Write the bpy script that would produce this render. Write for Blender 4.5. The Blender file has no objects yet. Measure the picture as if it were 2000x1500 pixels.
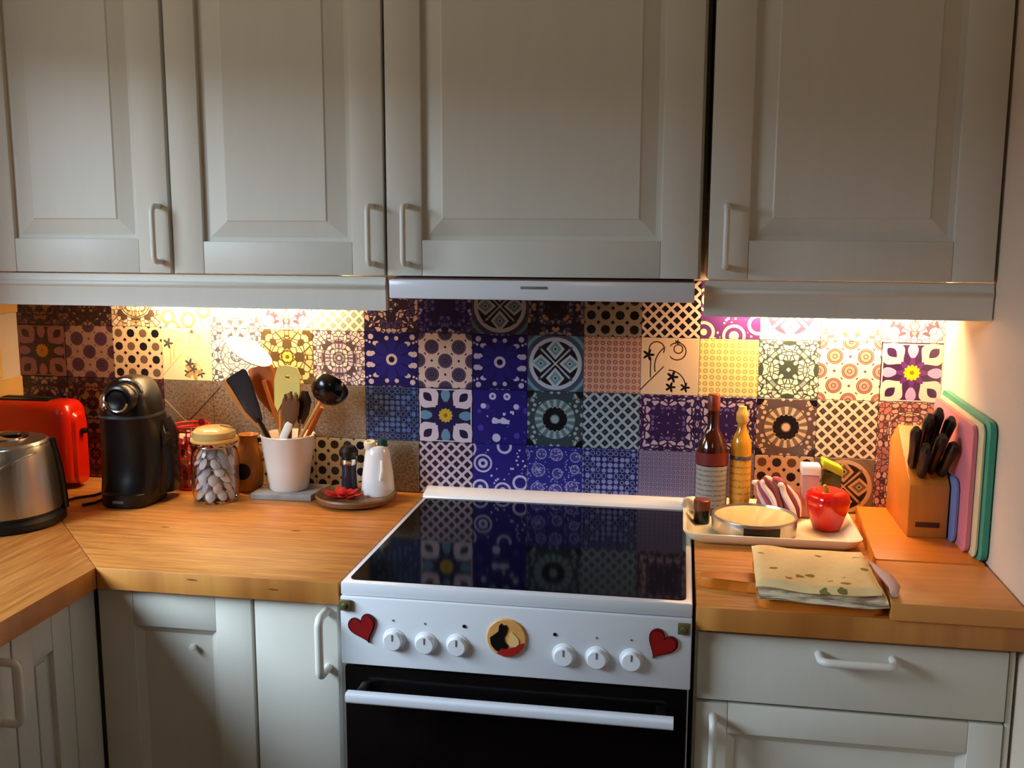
import bpy, bmesh, math, random
from mathutils import Vector, Matrix
random.seed(7)
S = bpy.context.scene
COL = S.collection
PI = math.pi

# ---------------------------------------------------------------- camera, world, lights, exposure
cam_d = bpy.data.cameras.new('camera'); cam = bpy.data.objects.new('camera', cam_d); COL.objects.link(cam)
CX, CY, CZ, YAW, PIT, ROL, FPX = 0.5664, -2.1816, 1.5042, 0.1676, 0.1538, 0.0034, 1953.2
F = Vector((-math.sin(YAW)*math.cos(PIT), math.cos(YAW)*math.cos(PIT), -math.sin(PIT)))
R0 = Vector((math.cos(YAW), math.sin(YAW), 0)); U0 = R0.cross(F)
R1 = R0*math.cos(ROL) + U0*math.sin(ROL); U1 = -R0*math.sin(ROL) + U0*math.cos(ROL)
cam.matrix_world = Matrix(((R1.x, U1.x, -F.x, CX), (R1.y, U1.y, -F.y, CY), (R1.z, U1.z, -F.z, CZ), (0, 0, 0, 1)))
cam_d.sensor_width = 36; cam_d.lens = 36*FPX/2000; cam_d.clip_start = 0.02
S.camera = cam

w = bpy.data.worlds.new('world'); S.world = w; w.use_nodes = True
w.node_tree.nodes['Background'].inputs[0].default_value = (0.55, 0.72, 1.0, 1)
w.node_tree.nodes['Background'].inputs[1].default_value = 0.85

def area(name, loc, target, sx, sy, power, color, spread=PI):
    l = bpy.data.lights.new(name, 'AREA'); l.shape = 'RECTANGLE'; l.size = sx; l.size_y = sy
    l.energy = power; l.color = color; l.spread = spread
    o = bpy.data.objects.new(name, l); COL.objects.link(o); o.location = loc
    d = Vector(target) - Vector(loc); o.rotation_euler = d.to_track_quat('-Z', 'Y').to_euler()
    return o
area('window_daylight', (-3.0, -2.6, 2.9), (-1.0, -1.3, 1.45), 3.0, 1.9, 440, (0.68, 0.85, 1.0))
area('ground_bounce_daylight', (-2.9, -2.4, 0.25), (-1.0, -1.3, 1.5), 3.0, 1.5, 70, (1.0, 0.84, 0.55))
area('warm_fill_light', (0.5, -3.3, 2.35), (0.4, -1.2, 0.9), 0.5, 0.5, 3.2, (1.0, 0.72, 0.42))  # unseen warm fill near the ceiling behind the camera, added for ambient light
area('under_cabinet_light_left', (-0.44, -0.050, 1.388), (-0.44, 0.05, 1.25), 0.44, 0.02, 5.6, (1.0, 0.66, 0.33))
area('under_cabinet_light_right', (0.86, -0.050, 1.388), (0.87, 0.05, 1.25), 0.40, 0.02, 7.6, (1.0, 0.62, 0.31))

S.view_settings.view_transform = 'Standard'; S.view_settings.look = 'None'
S.view_settings.gamma = 1; S.view_settings.use_curve_mapping = False
S.view_settings.exposure = 0.0

# ---------------------------------------------------------------- helpers
def lin(c):
    if isinstance(c, str):
        c = tuple(int(c[i:i+2], 16)/255 for i in (0, 2, 4))
    return tuple((x/12.92 if x <= 0.04045 else ((x+0.055)/1.055)**2.4) for x in c[:3]) + (1,)

def mat(name, color, rough=0.5, metal=0.0, spec=0.5, bump=0.0, bscale=60, vary=0.0, vscale=8, trans=0.0, ior=1.45, coat=0.0, emit=None, estr=0, stretch=None):
    m = bpy.data.materials.new(name); m.use_nodes = True
    t = m.node_tree; b = t.nodes['Principled BSDF']
    c = lin(color)
    b.inputs['Base Color'].default_value = c; b.inputs['Roughness'].default_value = rough
    b.inputs['Metallic'].default_value = metal; b.inputs['Specular IOR Level'].default_value = spec
    b.inputs['Transmission Weight'].default_value = trans; b.inputs['IOR'].default_value = ior
    b.inputs['Coat Weight'].default_value = coat; b.inputs['Coat Roughness'].default_value = 0.1
    if emit: b.inputs['Emission Color'].default_value = lin(emit); b.inputs['Emission Strength'].default_value = estr
    tc = t.nodes.new('ShaderNodeTexCoord'); mp = t.nodes.new('ShaderNodeMapping')
    t.links.new(tc.outputs['Object'], mp.inputs[0])
    if stretch: mp.inputs['Scale'].default_value = stretch
    if vary:
        n = t.nodes.new('ShaderNodeTexNoise'); n.inputs['Scale'].default_value = vscale; n.inputs['Detail'].default_value = 4
        t.links.new(mp.outputs[0], n.inputs['Vector'])
        r = t.nodes.new('ShaderNodeMapRange'); r.inputs['From Min'].default_value = 0.3; r.inputs['From Max'].default_value = 0.7
        r.inputs['To Min'].default_value = 1-vary; r.inputs['To Max'].default_value = 1+vary*0.5
        t.links.new(n.outputs[0], r.inputs[0])
        h = t.nodes.new('ShaderNodeVectorMath'); h.operation = 'SCALE'; h.inputs[0].default_value = c[:3]
        t.links.new(r.outputs[0], h.inputs['Scale']); t.links.new(h.outputs[0], b.inputs['Base Color'])
    if bump:
        n = t.nodes.new('ShaderNodeTexNoise'); n.inputs['Scale'].default_value = bscale; n.inputs['Detail'].default_value = 3
        t.links.new(mp.outputs[0], n.inputs['Vector'])
        bp = t.nodes.new('ShaderNodeBump'); bp.inputs['Strength'].default_value = bump; bp.inputs['Distance'].default_value = 0.004
        t.links.new(n.outputs[0], bp.inputs['Height']); t.links.new(bp.outputs[0], b.inputs['Normal'])
    return m

# ---- tiny expression compiler: python arithmetic -> Math nodes
class X:
    tree = None
    def __init__(s, v): s.v = v
    @staticmethod
    def op(o, *a):
        n = X.tree.nodes.new('ShaderNodeMath'); n.operation = o
        for i, q in enumerate(a):
            q = q.v if isinstance(q, X) else q
            if isinstance(q, (int, float)): n.inputs[i].default_value = q
            else: X.tree.links.new(q, n.inputs[i])
        return X(n.outputs[0])
    def __add__(s, o): return X.op('ADD', s, o)
    __radd__ = __add__
    def __sub__(s, o): return X.op('SUBTRACT', s, o)
    def __rsub__(s, o): return X.op('SUBTRACT', o, s)
    def __mul__(s, o): return X.op('MULTIPLY', s, o)
    __rmul__ = __mul__
    def __truediv__(s, o): return X.op('DIVIDE', s, o)
    def __lt__(s, o): return X.op('LESS_THAN', s, o)
    def __gt__(s, o): return X.op('GREATER_THAN', s, o)
def ab(a): return X.op('ABSOLUTE', a)
def mn(a, b): return X.op('MINIMUM', a, b)
def mx(a, b): return X.op('MAXIMUM', a, b)
def cosx(a): return X.op('COSINE', a)
def frac(a): return X.op('FRACT', a)
def hyp(a, b): return X.op('SQRT', a*a + b*b)
def atan(a, b): return X.op('ARCTAN2', a, b)
def band(a, lo, hi): return (a > lo)*(a < hi)
def cmix(f, a, b):
    n = X.tree.nodes.new('ShaderNodeMix'); n.data_type = 'RGBA'
    X.tree.links.new(f.v, n.inputs[0])
    for i, q in ((6, a), (7, b)):
        if isinstance(q, X): X.tree.links.new(q.v, n.inputs[i])
        else: n.inputs[i].default_value = lin(q)
    return X(n.outputs[2])
def cxyz(a, b, c=0.0):
    n = X.tree.nodes.new('ShaderNodeCombineXYZ')
    for i, q in enumerate((a, b, c)):
        if isinstance(q, X): X.tree.links.new(q.v, n.inputs[i])
        else: n.inputs[i].default_value = q
    return n.outputs[0]
def voro(a, b, scale, feature='F1', rnd=1.0):
    n = X.tree.nodes.new('ShaderNodeTexVoronoi'); n.feature = feature; n.inputs['Scale'].default_value = scale
    n.inputs['Randomness'].default_value = rnd
    X.tree.links.new(cxyz(a, b), n.inputs['Vector'])
    if feature == 'F1':
        sp = X.tree.nodes.new('ShaderNodeSeparateColor'); X.tree.links.new(n.outputs['Color'], sp.inputs[0])
        return X(n.outputs['Distance']), X(sp.outputs[0]), X(sp.outputs[1])
    return X(n.outputs['Distance'])
def noise(a, b, scale, detail=2):
    n = X.tree.nodes.new('ShaderNodeTexNoise'); n.inputs['Scale'].default_value = scale; n.inputs['Detail'].default_value = detail
    X.tree.links.new(cxyz(a, b), n.inputs['Vector']); return X(n.outputs[0])

def xmat(name, fn, rough=0.3, spec=0.5, coord='Object', rx=None, coat=0.0):
    m = bpy.data.materials.new(name); m.use_nodes = True; t = m.node_tree; X.tree = t
    b = t.nodes['Principled BSDF']; b.inputs['Roughness'].default_value = rough; b.inputs['Specular IOR Level'].default_value = spec
    b.inputs['Coat Weight'].default_value = coat
    if coord == 'Object':
        tc = t.nodes.new('ShaderNodeTexCoord'); src = tc.outputs['Object']
    else:
        tc = t.nodes.new('ShaderNodeNewGeometry'); src = tc.outputs['Position']
    sp = t.nodes.new('ShaderNodeSeparateXYZ'); t.links.new(src, sp.inputs[0])
    c = fn(X(sp.outputs[0]), X(sp.outputs[1]), X(sp.outputs[2]))
    t.links.new(c.v, b.inputs['Base Color'])
    return m

def wloc(o):
    v = Vector((0, 0, 0))
    while o is not None: v = v + o.location; o = o.parent
    return v
def tag(o, label=None, cat=None, group=None, kind=None):
    if label: o['label'] = label
    if cat: o['category'] = cat
    if group: o['group'] = group
    if kind: o['kind'] = kind
    return o
def obj(name, bm, m, parent=None, sharp=35):
    """bm is in world coordinates; linked as one mesh, re-based on its parent's origin (or on its own base)"""
    me = bpy.data.meshes.new(name)
    bmesh.ops.recalc_face_normals(bm, faces=bm.faces)
    if parent is None:
        xs = [v.co for v in bm.verts]
        base = Vector(((min(v.x for v in xs)+max(v.x for v in xs))/2, (min(v.y for v in xs)+max(v.y for v in xs))/2, min(v.z for v in xs)))
    else: base = wloc(parent)
    for v in bm.verts: v.co -= base
    for f in bm.faces: f.smooth = True
    bm.to_mesh(me); bm.free()
    me.set_sharp_from_angle(angle=math.radians(sharp))
    o = bpy.data.objects.new(name, me); COL.objects.link(o)
    if isinstance(m, (list, tuple)):
        for q in m: me.materials.append(q)
    else: me.materials.append(m)
    if parent is None: o.location = base
    else: o.parent = parent
    return o
def thing(name, loc, label, cat, group=None):
    o = bpy.data.objects.new(name, None); COL.objects.link(o); o.location = loc; o.empty_display_size = 0.05
    return tag(o, label, cat, group)

def join(bm, b2, M=None):
    if M is not None: bmesh.ops.transform(b2, matrix=M, verts=b2.verts)
    me = bpy.data.meshes.new('tmp'); b2.to_mesh(me); b2.free(); bm.from_mesh(me); bpy.data.meshes.remove(me)
    return bm
def box(x0, x1, y0, y1, z0, z1, bev=0.0, seg=2, bm=None):
    b = bmesh.new(); bmesh.ops.create_cube(b, size=1)
    for v in b.verts:
        v.co = Vector((x0+(v.co.x+.5)*(x1-x0), y0+(v.co.y+.5)*(y1-y0), z0+(v.co.z+.5)*(z1-z0)))
    if bev: bmesh.ops.bevel(b, geom=b.edges[:], offset=bev, segments=seg, profile=0.5, affect='EDGES')
    return join(bm, b) if bm is not None else b
def prism(poly, axis, a, b_, bev=0.0, bm=None, seg=2):
    """poly = 2D points; extruded along axis from a to b_. axis 0: (y,z); 1: (x,z); 2: (x,y)"""
    b = bmesh.new()
    def P(p, t): return {0: (t, p[0], p[1]), 1: (p[0], t, p[1]), 2: (p[0], p[1], t)}[axis]
    v0 = [b.verts.new(P(p, a)) for p in poly]; v1 = [b.verts.new(P(p, b_)) for p in poly]
    b.faces.new(v0); b.faces.new(v1[::-1]); n = len(poly)
    for i in range(n): b.faces.new((v0[i], v0[(i+1) % n], v1[(i+1) % n], v1[i]))
    if bev: bmesh.ops.bevel(b, geom=b.edges[:], offset=bev, segments=seg, profile=0.5, affect='EDGES')
    return join(bm, b) if bm is not None else b
def lathe(prof, c=(0, 0, 0), seg=40, bm=None, sx=1, sy=1, M=None):
    b = bmesh.new(); rings = []
    for r, z in prof:
        if r < 1e-6: rings.append([b.verts.new((0, 0, z))])
        else: rings.append([b.verts.new((r*sx*math.cos(2*PI*i/seg), r*sy*math.sin(2*PI*i/seg), z)) for i in range(seg)])
    for A, B in zip(rings, rings[1:]):
        for i in range(seg):
            j = (i+1) % seg
            if len(A) == 1 and len(B) == 1: break
            if len(A) == 1: b.faces.new((A[0], B[i], B[j]))
            elif len(B) == 1: b.faces.new((A[i], A[j], B[0]))
            else: b.faces.new((A[i], A[j], B[j], B[i]))
    T = Matrix.Translation(Vector(c)) @ (M if M is not None else Matrix())
    bmesh.ops.transform(b, matrix=T, verts=b.verts)
    return join(bm, b) if bm is not None else b
def tube(pts, r, seg=10, bm=None, cyc=False, flat=1.0, caps=True):
    b = bmesh.new(); pts = [Vector(p) for p in pts]; n = len(pts); rings = []; up = None
    for i, p in enumerate(pts):
        a = pts[(i-1) % n] if (cyc or i) else p; c = pts[(i+1) % n] if (cyc or i < n-1) else p
        t = (c-a).normalized()
        if up is None:
            up = Vector((0, 0, 1)) if abs(t.z) < .9 else Vector((1, 0, 0))
        s = t.cross(up).normalized(); up = s.cross(t).normalized()
        rr = r[i] if isinstance(r, (list, tuple)) else r
        rings.append([b.verts.new(p + s*rr*math.cos(2*PI*k/seg) + up*rr*flat*math.sin(2*PI*k/seg)) for k in range(seg)])
    m = n if cyc else n-1
    for i in range(m):
        A, B = rings[i], rings[(i+1) % n]
        for k in range(seg): b.faces.new((A[k], A[(k+1) % seg], B[(k+1) % seg], B[k]))
    if not cyc and caps: b.faces.new(rings[0][::-1]); b.faces.new(rings[-1])
    return join(bm, b) if bm is not None else b
def arcpts(c, r, a0, a1, n, plane='xy'):
    o = []
    for i in range(n):
        a = a0 + (a1-a0)*i/(n-1 if n > 1 else 1); p, q = r*math.cos(a), r*math.sin(a)
        o.append({'xy': (c[0]+p, c[1]+q, c[2]), 'xz': (c[0]+p, c[1], c[2]+q), 'yz': (c[0], c[1]+p, c[2]+q)}[plane])
    return o
def rrect(x0, x1, y0, y1, r, n=6):
    o = []
    for cx, cy, a in ((x1-r, y1-r, 0), (x0+r, y1-r, PI/2), (x0+r, y0+r, PI), (x1-r, y0+r, 1.5*PI)):
        for i in range(n): o.append((cx+r*math.cos(a+PI/2*i/(n-1)), cy+r*math.sin(a+PI/2*i/(n-1))))
    return o
def loft(sections, bm=None, cap=True):
    """sections: list of lists of 3D points with equal counts"""
    b = bmesh.new(); R = [[b.verts.new(p) for p in s] for s in sections]; n = len(R[0])
    for A, B in zip(R, R[1:]):
        for i in range(n): b.faces.new((A[i], A[(i+1) % n], B[(i+1) % n], B[i]))
    if cap: b.faces.new(R[0][::-1]); b.faces.new(R[-1])
    return join(bm, b) if bm is not None else b
def sellipse(cx, cy, a, b, z, p=2.6, n=36, rot=0):
    o = []
    for i in range(n):
        t = 2*PI*i/n; c, s = math.cos(t), math.sin(t)
        x = a*math.copysign(abs(c)**(2/p), c); y = b*math.copysign(abs(s)**(2/p), s)
        o.append((cx+x*math.cos(rot)-y*math.sin(rot), cy+x*math.sin(rot)+y*math.cos(rot), z))
    return o

# ---------------------------------------------------------------- materials
M_white = mat('cabinet_paint', 'D6D3C8', 0.45, vary=0.02, vscale=14, stretch=(3, 3, 0.5), bump=0.03, bscale=50)
M_handle = mat('handle_plastic', 'E2DFD6', 0.3)
M_dark = mat('dark_gap', '1B1510', 0.8)
M_wallR = mat('wall_plaster', 'DCC9B4', 0.7, bump=0.12, bscale=120)
M_wallB = mat('wall_plaster_back', 'BEB6A8', 0.8, bump=0.1, bscale=90)
M_ceil = mat('ceiling_paint', 'CFCAC0', 0.9)
M_floor = mat('floor_wood', '7A5A3C', 0.5, vary=0.3, vscale=6, stretch=(1, 8, 1))
M_creamtile = mat('cream_tile', 'ECBC74', 0.3, vary=0.06, vscale=10)
M_enamel = mat('white_enamel', 'DDE0E6', 0.22, coat=0.3)
M_enamel2 = mat('white_enamel_knob', 'E6E8EE', 0.25)
M_glassblack = mat('black_glass', '040405', 0.07, spec=0.28)
M_oven = mat('oven_glass', '0A0708', 0.12, spec=0.35)
M_black = mat('black_plastic', '0E0C0E', 0.35)
M_blackgloss = mat('black_gloss_plastic', '0B0A0D', 0.18)
M_chrome = mat('chrome', 'D8D8DA', 0.15, metal=1)
M_steel = mat('brushed_steel', 'B9B5AD', 0.32, metal=1, bump=0.12, bscale=90, stretch=(1, 1, 0.03))
M_red = mat('red_plastic', 'C81E08', 0.22, coat=0.4)
M_redheart = mat('red_heart_paint', '8E0A0C', 0.5, vary=0.15, vscale=60)
M_redrim = mat('red_heart_rim', '5A0608', 0.5)
M_orange = mat('orange_print', 'E0A25A', 0.45, vary=0.1, vscale=80)
M_brass = mat('aged_brass', '7C7550', 0.4, metal=0.6)
M_glass = mat('clear_glass', 'FFFFFF', 0.02, trans=1.0, ior=1.3)
M_cream = mat('cream_enamel', 'EFE3C2', 0.25, coat=0.3)
M_woodL = mat('pale_wood', 'C98B45', 0.5, vary=0.2, vscale=14, stretch=(1, 1, 0.15))
M_woodO = mat('orange_wood', 'B8621F', 0.45, vary=0.2, vscale=14, stretch=(1, 1, 0.15))
M_woodD = mat('brown_wood', '6E4424', 0.5, vary=0.25, vscale=14, stretch=(1, 1, 0.2))
M_block = mat('knife_block_wood', 'C27428', 0.4, vary=0.12, vscale=9, stretch=(6, 1, 1))
M_whitep = mat('white_plastic', 'F2EFE6', 0.35)
M_yellowp = mat('pale_yellow_plastic', 'F4DC78', 0.4)

def pine(x, y, z):
    # long grain with staves and small knots; the board runs along x
    st = frac(y*9.5)
    g = noise(x*2.2, y*34, 2.6, 5)
    g2 = noise(x*9+3, y*150, 2.0, 3)
    c = cmix(mn(mx((g-0.36)*3.2, 0.0), 1.0), 'B67030', 'DA964A')
    c = cmix(mn(mx((g2-0.45)*1.8, 0.0), 0.45), c, '96521E')
    c = cmix((st < 0.018)*0.5, c, '7E4720')
    d, r, q = voro(x+z*1.7, y*2.4+z*6.0, 7.0)
    c = cmix((d < 0.075)*(r > 0.45)*0.8, c, '5E3214')
    return c
M_pine = xmat('pine_worktop', pine, rough=0.42, coat=0.0)
def pine_y(x, y, z): return pine(y, x, z)
M_pineY = xmat('pine_worktop_leg', pine_y, rough=0.42, coat=0.0)
M_board = mat('beech_board', 'D67A22', 0.4, vary=0.12, vscale=8, stretch=(0.6, 6, 1))
M_board2 = mat('maple_board', 'D8924A', 0.4, vary=0.14, vscale=8, stretch=(0.6, 6, 1))

# ---------------------------------------------------------------- room shell
XL, XR, YB, ZC = -1.02, 1.106, -4.2, 2.5
WY0, WY1, WZ0, WZ1 = -1.95, -0.75, 1.12, 1.93
TP = 0.1252                                    # tile pitch
tag(obj('floor', box(XL-.1, XR+2.0, YB, 0.1, -0.05, 0), M_floor), kind='structure')
tag(obj('ceiling', box(XL-.1, XR+2.0, YB, 0.1, ZC, ZC+.05), M_ceil), kind='structure')
wall_back = tag(obj('wall_back', box(XL-.1, XR+.1, 0.008, 0.108, 0, ZC), M_wallB), kind='structure')
bm = box(XL-.1, XL, YB, WY0, 0, ZC); box(XL-.1, XL, WY1, 0.008, 0, ZC, bm=bm)
box(XL-.1, XL, WY0, WY1, 0, WZ0, bm=bm); box(XL-.1, XL, WY0, WY1, WZ1, ZC, bm=bm)
wall_left = tag(obj('wall_left', bm, M_wallR), kind='structure')
wall_right = tag(obj('wall_right', box(XR, XR+.1, -1.35, 0.008, 0, ZC), M_wallR), kind='structure')
tag(obj('wall_rear', box(XL-.1, XR+2.0, YB-.1, YB, 0, ZC), M_wallR), kind='structure')
tag(obj('wall_side', box(XR+1.9, XR+2.0, YB, -1.25, 0, ZC), M_wallR), kind='structure')
tag(obj('wall_return', box(XR+.1, XR+2.0, -1.35, -1.25, 0, ZC), M_wallR), kind='structure')
bm = box(XL-.09, XL-.04, WY0, WY0+.04, WZ0, WZ1); box(XL-.09, XL-.04, WY1-.04, WY1, WZ0, WZ1, bm=bm)
box(XL-.09, XL-.04, WY0, WY1, WZ0, WZ0+.04, bm=bm); box(XL-.09, XL-.04, WY0, WY1, WZ1-.04, WZ1, bm=bm)
tag(obj('window_1', bm, M_white), kind='structure')

# cream tiles on the left wall beside the patterned ones
def single_tile(name, bm, m, parent): return obj(name, bm, m, parent)
cell = 0.151
tile_mesh = None
for r in range(4):
    for c in range(4):
        y1 = -0.001 - c*cell - (0.07 if r % 2 == 0 else 0.0)
        y0 = y1 - cell + .003; z0 = 0.998 - .151 + r*cell + .002; z1 = z0 + cell - .004
        if r == 0: z0 = 0.903
        if r == 3: z1 = 1.410
        obj('tile', box(XL, XL+.006, y0, y1, z0, z1, .0008, 1), M_creamtile, wall_left)

# ---- patterned backsplash tiles
def uvw(fn):
    return lambda x, y, z: fn(x/TP, z/TP)
def mosaic(dark, light, acc, acc2, sc=11.0, th=0.07, off=0.0, dk=0.16):
    def f(u, v):
        a, b = ab(u), ab(v); p, q = mx(a, b), mn(a, b)
        d, r, g = voro(p+off, q+off*2, sc, rnd=0.9)
        e = voro(p+off, q+off*2, sc, 'DISTANCE_TO_EDGE', 0.9)
        c = cmix((r > 0.62), light, acc); c = cmix((r > 0.86), c, acc2)
        c = cmix(mx(e < th, r < dk), c, dark)
        c = cmix(((d < 0.15)*(g > 0.6)), c, dark)
        rr = hyp(u, v); c = cmix(band(rr, 0.10, 0.125), c, dark); c = cmix(band(rr, 0.30, 0.318), c, dark)
        return c
    return uvw(f)
def bigflower(ground, leaf, petal, yellow='C9A12A', shade=None):
    def f(u, v):
        r = hyp(u, v); t = atan(v, u); c = X(0.0)*0
        base = cmix((r > 0.0), ground, ground)
        k = ab(cosx(t*2.0))                                   # 1 on the axes, 0 on the diagonals
        q1 = (r-0.43)/0.23; q2 = (r-0.47)/0.11; q3 = (r-0.36)/0.12
        base = cmix((k < (0.80 - q1*q1*0.80)), base, leaf)
        base = cmix((k < (0.30 - q2*q2*0.30)), base, ground)
        base = cmix((k > (0.90 + q3*q3*0.10)), base, shade or leaf)
        pet = r < (0.20 + 0.055*cosx(t*8.0))
        base = cmix(pet, base, petal)
        base = cmix(r < (0.125 + 0.012*cosx(t*12.0)), base, yellow)
        base = cmix(r < 0.035, base, '8A5A18')
        base = cmix(band(mx(ab(u), ab(v)), 0.465, 0.485), base, leaf)
        return base
    return uvw(f)
def discs(ground, dark, ring, dot, fill):
    def f(u, v):
        a, b = frac(u/0.5+0.0), frac(v/0.5+0.0)
        # quincunx of period .5
        a1, b1 = (a-0.5)*0.5, (b-0.5)*0.5
        a2, b2 = (frac(u/0.5+0.5)-0.5)*0.5, (frac(v/0.5+0.5)-0.5)*0.5
        d = mn(hyp(a1, b1), hyp(a2, b2))
        c = cmix(d < 0.132, ground, dark)
        c = cmix(d < 0.118, c, ring); c = cmix(d < 0.104, c, dark); c = cmix(d < 0.088, c, fill)
        c = cmix(d < 0.042, c, dark); c = cmix(d < 0.026, c, fill)
        h1, h2 = ab(frac((u+v)/0.25+0.5)-0.5), ab(frac((u-v)/0.25+0.5)-0.5)
        c = cmix((d > 0.165)*(hyp(h1, h2) < 0.13), c, dot)
        return c
    return uvw(f)
def dots(ground, dark, mid):
    def f(u, v):
        a, b = ab(frac(u*4.0)-0.5), ab(frac(v*4.0)-0.5)
        n1 = frac((u*4.0 - frac(u*4.0) + v*4.0 - frac(v*4.0))*0.5 + 0.1) > 0.4
        c = cmix(mx(a, b)+mn(a, b)*0.4 < 0.33, ground, cmix(n1, dark, mid))
        a2, b2 = ab(frac(u*4.0+0.5)-0.5), ab(frac(v*4.0+0.5)-0.5)
        return cmix((a2+b2) < 0.15, c, dark)
    return uvw(f)
def lattice(line, dark, mid):
    def f(u, v):
        p, q = frac((u+v)*5.0), frac((u-v)*5.0)
        a, b = ab(p-0.5), ab(q-0.5)
        c = cmix(mx(a, b) < 0.33, line, dark)
        return cmix(mx(a, b) < 0.12, c, mid)
    return uvw(f)
def blueflower(blue, white, navy):
    def f(u, v):
        r = hyp(u, v); t = atan(v, u)
        d, rr, g = voro(ab(u), ab(v), 8)
        c = cmix((d < 0.42)*(rr > 0.12), navy, white)
        c = cmix(r < (0.36+0.045*cosx(t*8.0)), c, blue)
        c = cmix((cosx(t*8.0) < -0.82)*band(r, 0.17, 0.33), c, navy)
        c = cmix(band(r, 0.055, 0.105), c, white); c = cmix(r < 0.055, c, '120C18')
        return c
    return uvw(f)
def cross(ground, light, teal, dark):
    def f(u, v):
        a, b = ab(u), ab(v); p, q = mx(a, b), mn(a, b); r = hyp(u, v)
        c = cmix(band(r, 0.40, 0.47), ground, light)
        c = cmix((r < 0.40), c, dark)
        dm = ab(p-0.26)*1.0 + q*1.15
        c = cmix(dm < 0.19, c, light); c = cmix(dm < 0.125, c, teal)
        c = cmix(dm < 0.055, c, light); c = cmix(dm < 0.03, c, dark)
        c = cmix((ab(a-b) < 0.035)*(r < 0.42)*(r > 0.12), c, ground)
        c = cmix((ab(a-b) < 0.018)*(r < 0.36), c, light)
        c = cmix((r > 0.47)*(ab(r-0.58) < 0.03), c, teal)
        return c
    return uvw(f)
def fine(ground, line, mid, n=9.0):
    def f(u, v):
        a, b = frac(u*n)-0.5, frac(v*n)-0.5; r = hyp(a, b)
        c = cmix(band(r, 0.2, 0.36), ground, line)
        return cmix(r < 0.1, c, mid)
    return uvw(f)
def vine(ground, stem, leafc, leaf2=None, faint=False):
    def f(u, v):
        wdt = 0.011
        def arc(cx, cy, r, cond=None):
            d = ab(hyp(u-cx, v-cy)-r) < wdt
            return d*cond if cond is not None else d
        m = arc(-0.02, -0.36, 0.30, (v > -0.36)*(u > -0.02))
        m = mx(m, arc(0.12, 0.27, 0.15, (u+v*0.0 > 0.0)))
        m = mx(m, arc(0.14, 0.31, 0.075, (v > 0.22)))
        m = mx(m, arc(0.16, 0.0, 0.42, (u < -0.02)*(v < 0.34)*(v > -0.1)*(u > -0.3)))
        m = mx(m, (ab((u+0.5)-(v+0.42)*0.95) < wdt*1.3)*(v < 0.0))
        m = mx(m, arc(-0.23, 0.3, 0.13, (v > 0.24)))
        m = mx(m, (ab(u+0.33) < wdt)*band(v, -0.2, 0.16))
        c = cmix(m, ground, stem)
        def flo(cx, cy, s):
            r = hyp(u-cx, v-cy); t = atan(v-cy, u-cx)
            return r < (s*(0.72+0.34*cosx(t*5.0)))
        l = mx(mx(flo(-0.37, 0.2, 0.10), flo(0.05, -0.18, 0.10)), mx(flo(0.27, -0.36, 0.085), mx(flo(0.02, -0.36, 0.09), flo(0.12, 0.43, 0.05))))
        c = cmix(l, c, leafc)
        if leaf2: c = cmix(flo(0.12, -0.33, 0.17), c, leaf2); c = cmix(flo(0.12, -0.28, 0.08), c, leafc)
        return c
    return uvw(f)
def sun(ground, light, dark, teal):
    def f(u, v):
        r = hyp(u, v); t = atan(v, u); p = mx(ab(u), ab(v))
        d, rr, g = voro(ab(u), ab(v), 12)
        c = cmix(d < 0.38, ground, light)
        c = cmix((cosx(t*16.0) > 0.1)*band(r, 0.22, 0.36), c, light)
        c = cmix((cosx(t*16.0) < 0.1)*band(r, 0.22, 0.36), c, teal)
        c = cmix(band(r, 0.36, 0.385), c, ground)
        c = cmix(r < (0.215+0.012*cosx(t*16.0)), c, dark)
        c = cmix(r < 0.085, c, teal); c = cmix(r < 0.065, c, light)
        c = cmix((p > 0.42)*(hyp(ab(u)-0.5, ab(v)-0.5) < 0.13), c, dark)
        return c
    return uvw(f)
def rings(ground, light, dark, sc=3.0, n=9.0, petal=0):
    def f(u, v):
        d, r, g = voro(u, v, sc, rnd=0.6)
        k = cosx(d*n*PI)
        c = cmix((d < 0.48)*(k > 0.0), ground, light)
        c = cmix(d < 0.09, c, dark)
        dd, r2, g2 = voro(u, v, 14)
        return cmix((d > 0.55)*(dd < 0.3)*(g2 > 0.4), c, light)
    return uvw(f)
def rosettes(ground, light, dark):
    def f(u, v):
        d, r, g = voro(u, v, 3.2, rnd=0.3)
        dd, r2, g2 = voro(u, v, 22)
        c = cmix(d < 0.40, ground, light); c = cmix((d < 0.36)*(dd > 0.36), c, dark)
        c = cmix(d < 0.12, c, light)
        return cmix((d > 0.42)*(dd < 0.33)*(g2 > 0.45), c, light)
    return uvw(f)
def patches(ground, light, mid):
    def f(u, v):
        a = ab(u)
        d, r, g = voro(u, v, 6)
        c = cmix((d < 0.33)*(r > 0.45), ground, mid)
        n = noise(u+3.1, v, 5.0)
        c = cmix((n > 0.52)*(ab(v-0.0) < 0.12)*(a < 0.26), c, light)
        c = cmix((hyp(a-0.13, v-0.38) < 0.065), c, light); c = cmix((hyp(a-0.13, v-0.38) < 0.025), c, mid)
        c = cmix(hyp(u+0.06, v+0.38) < 0.075, c, light)
        c = cmix((hyp(a-0.3, v-0.2) < 0.05), c, light)
        return c
    return uvw(f)
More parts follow.
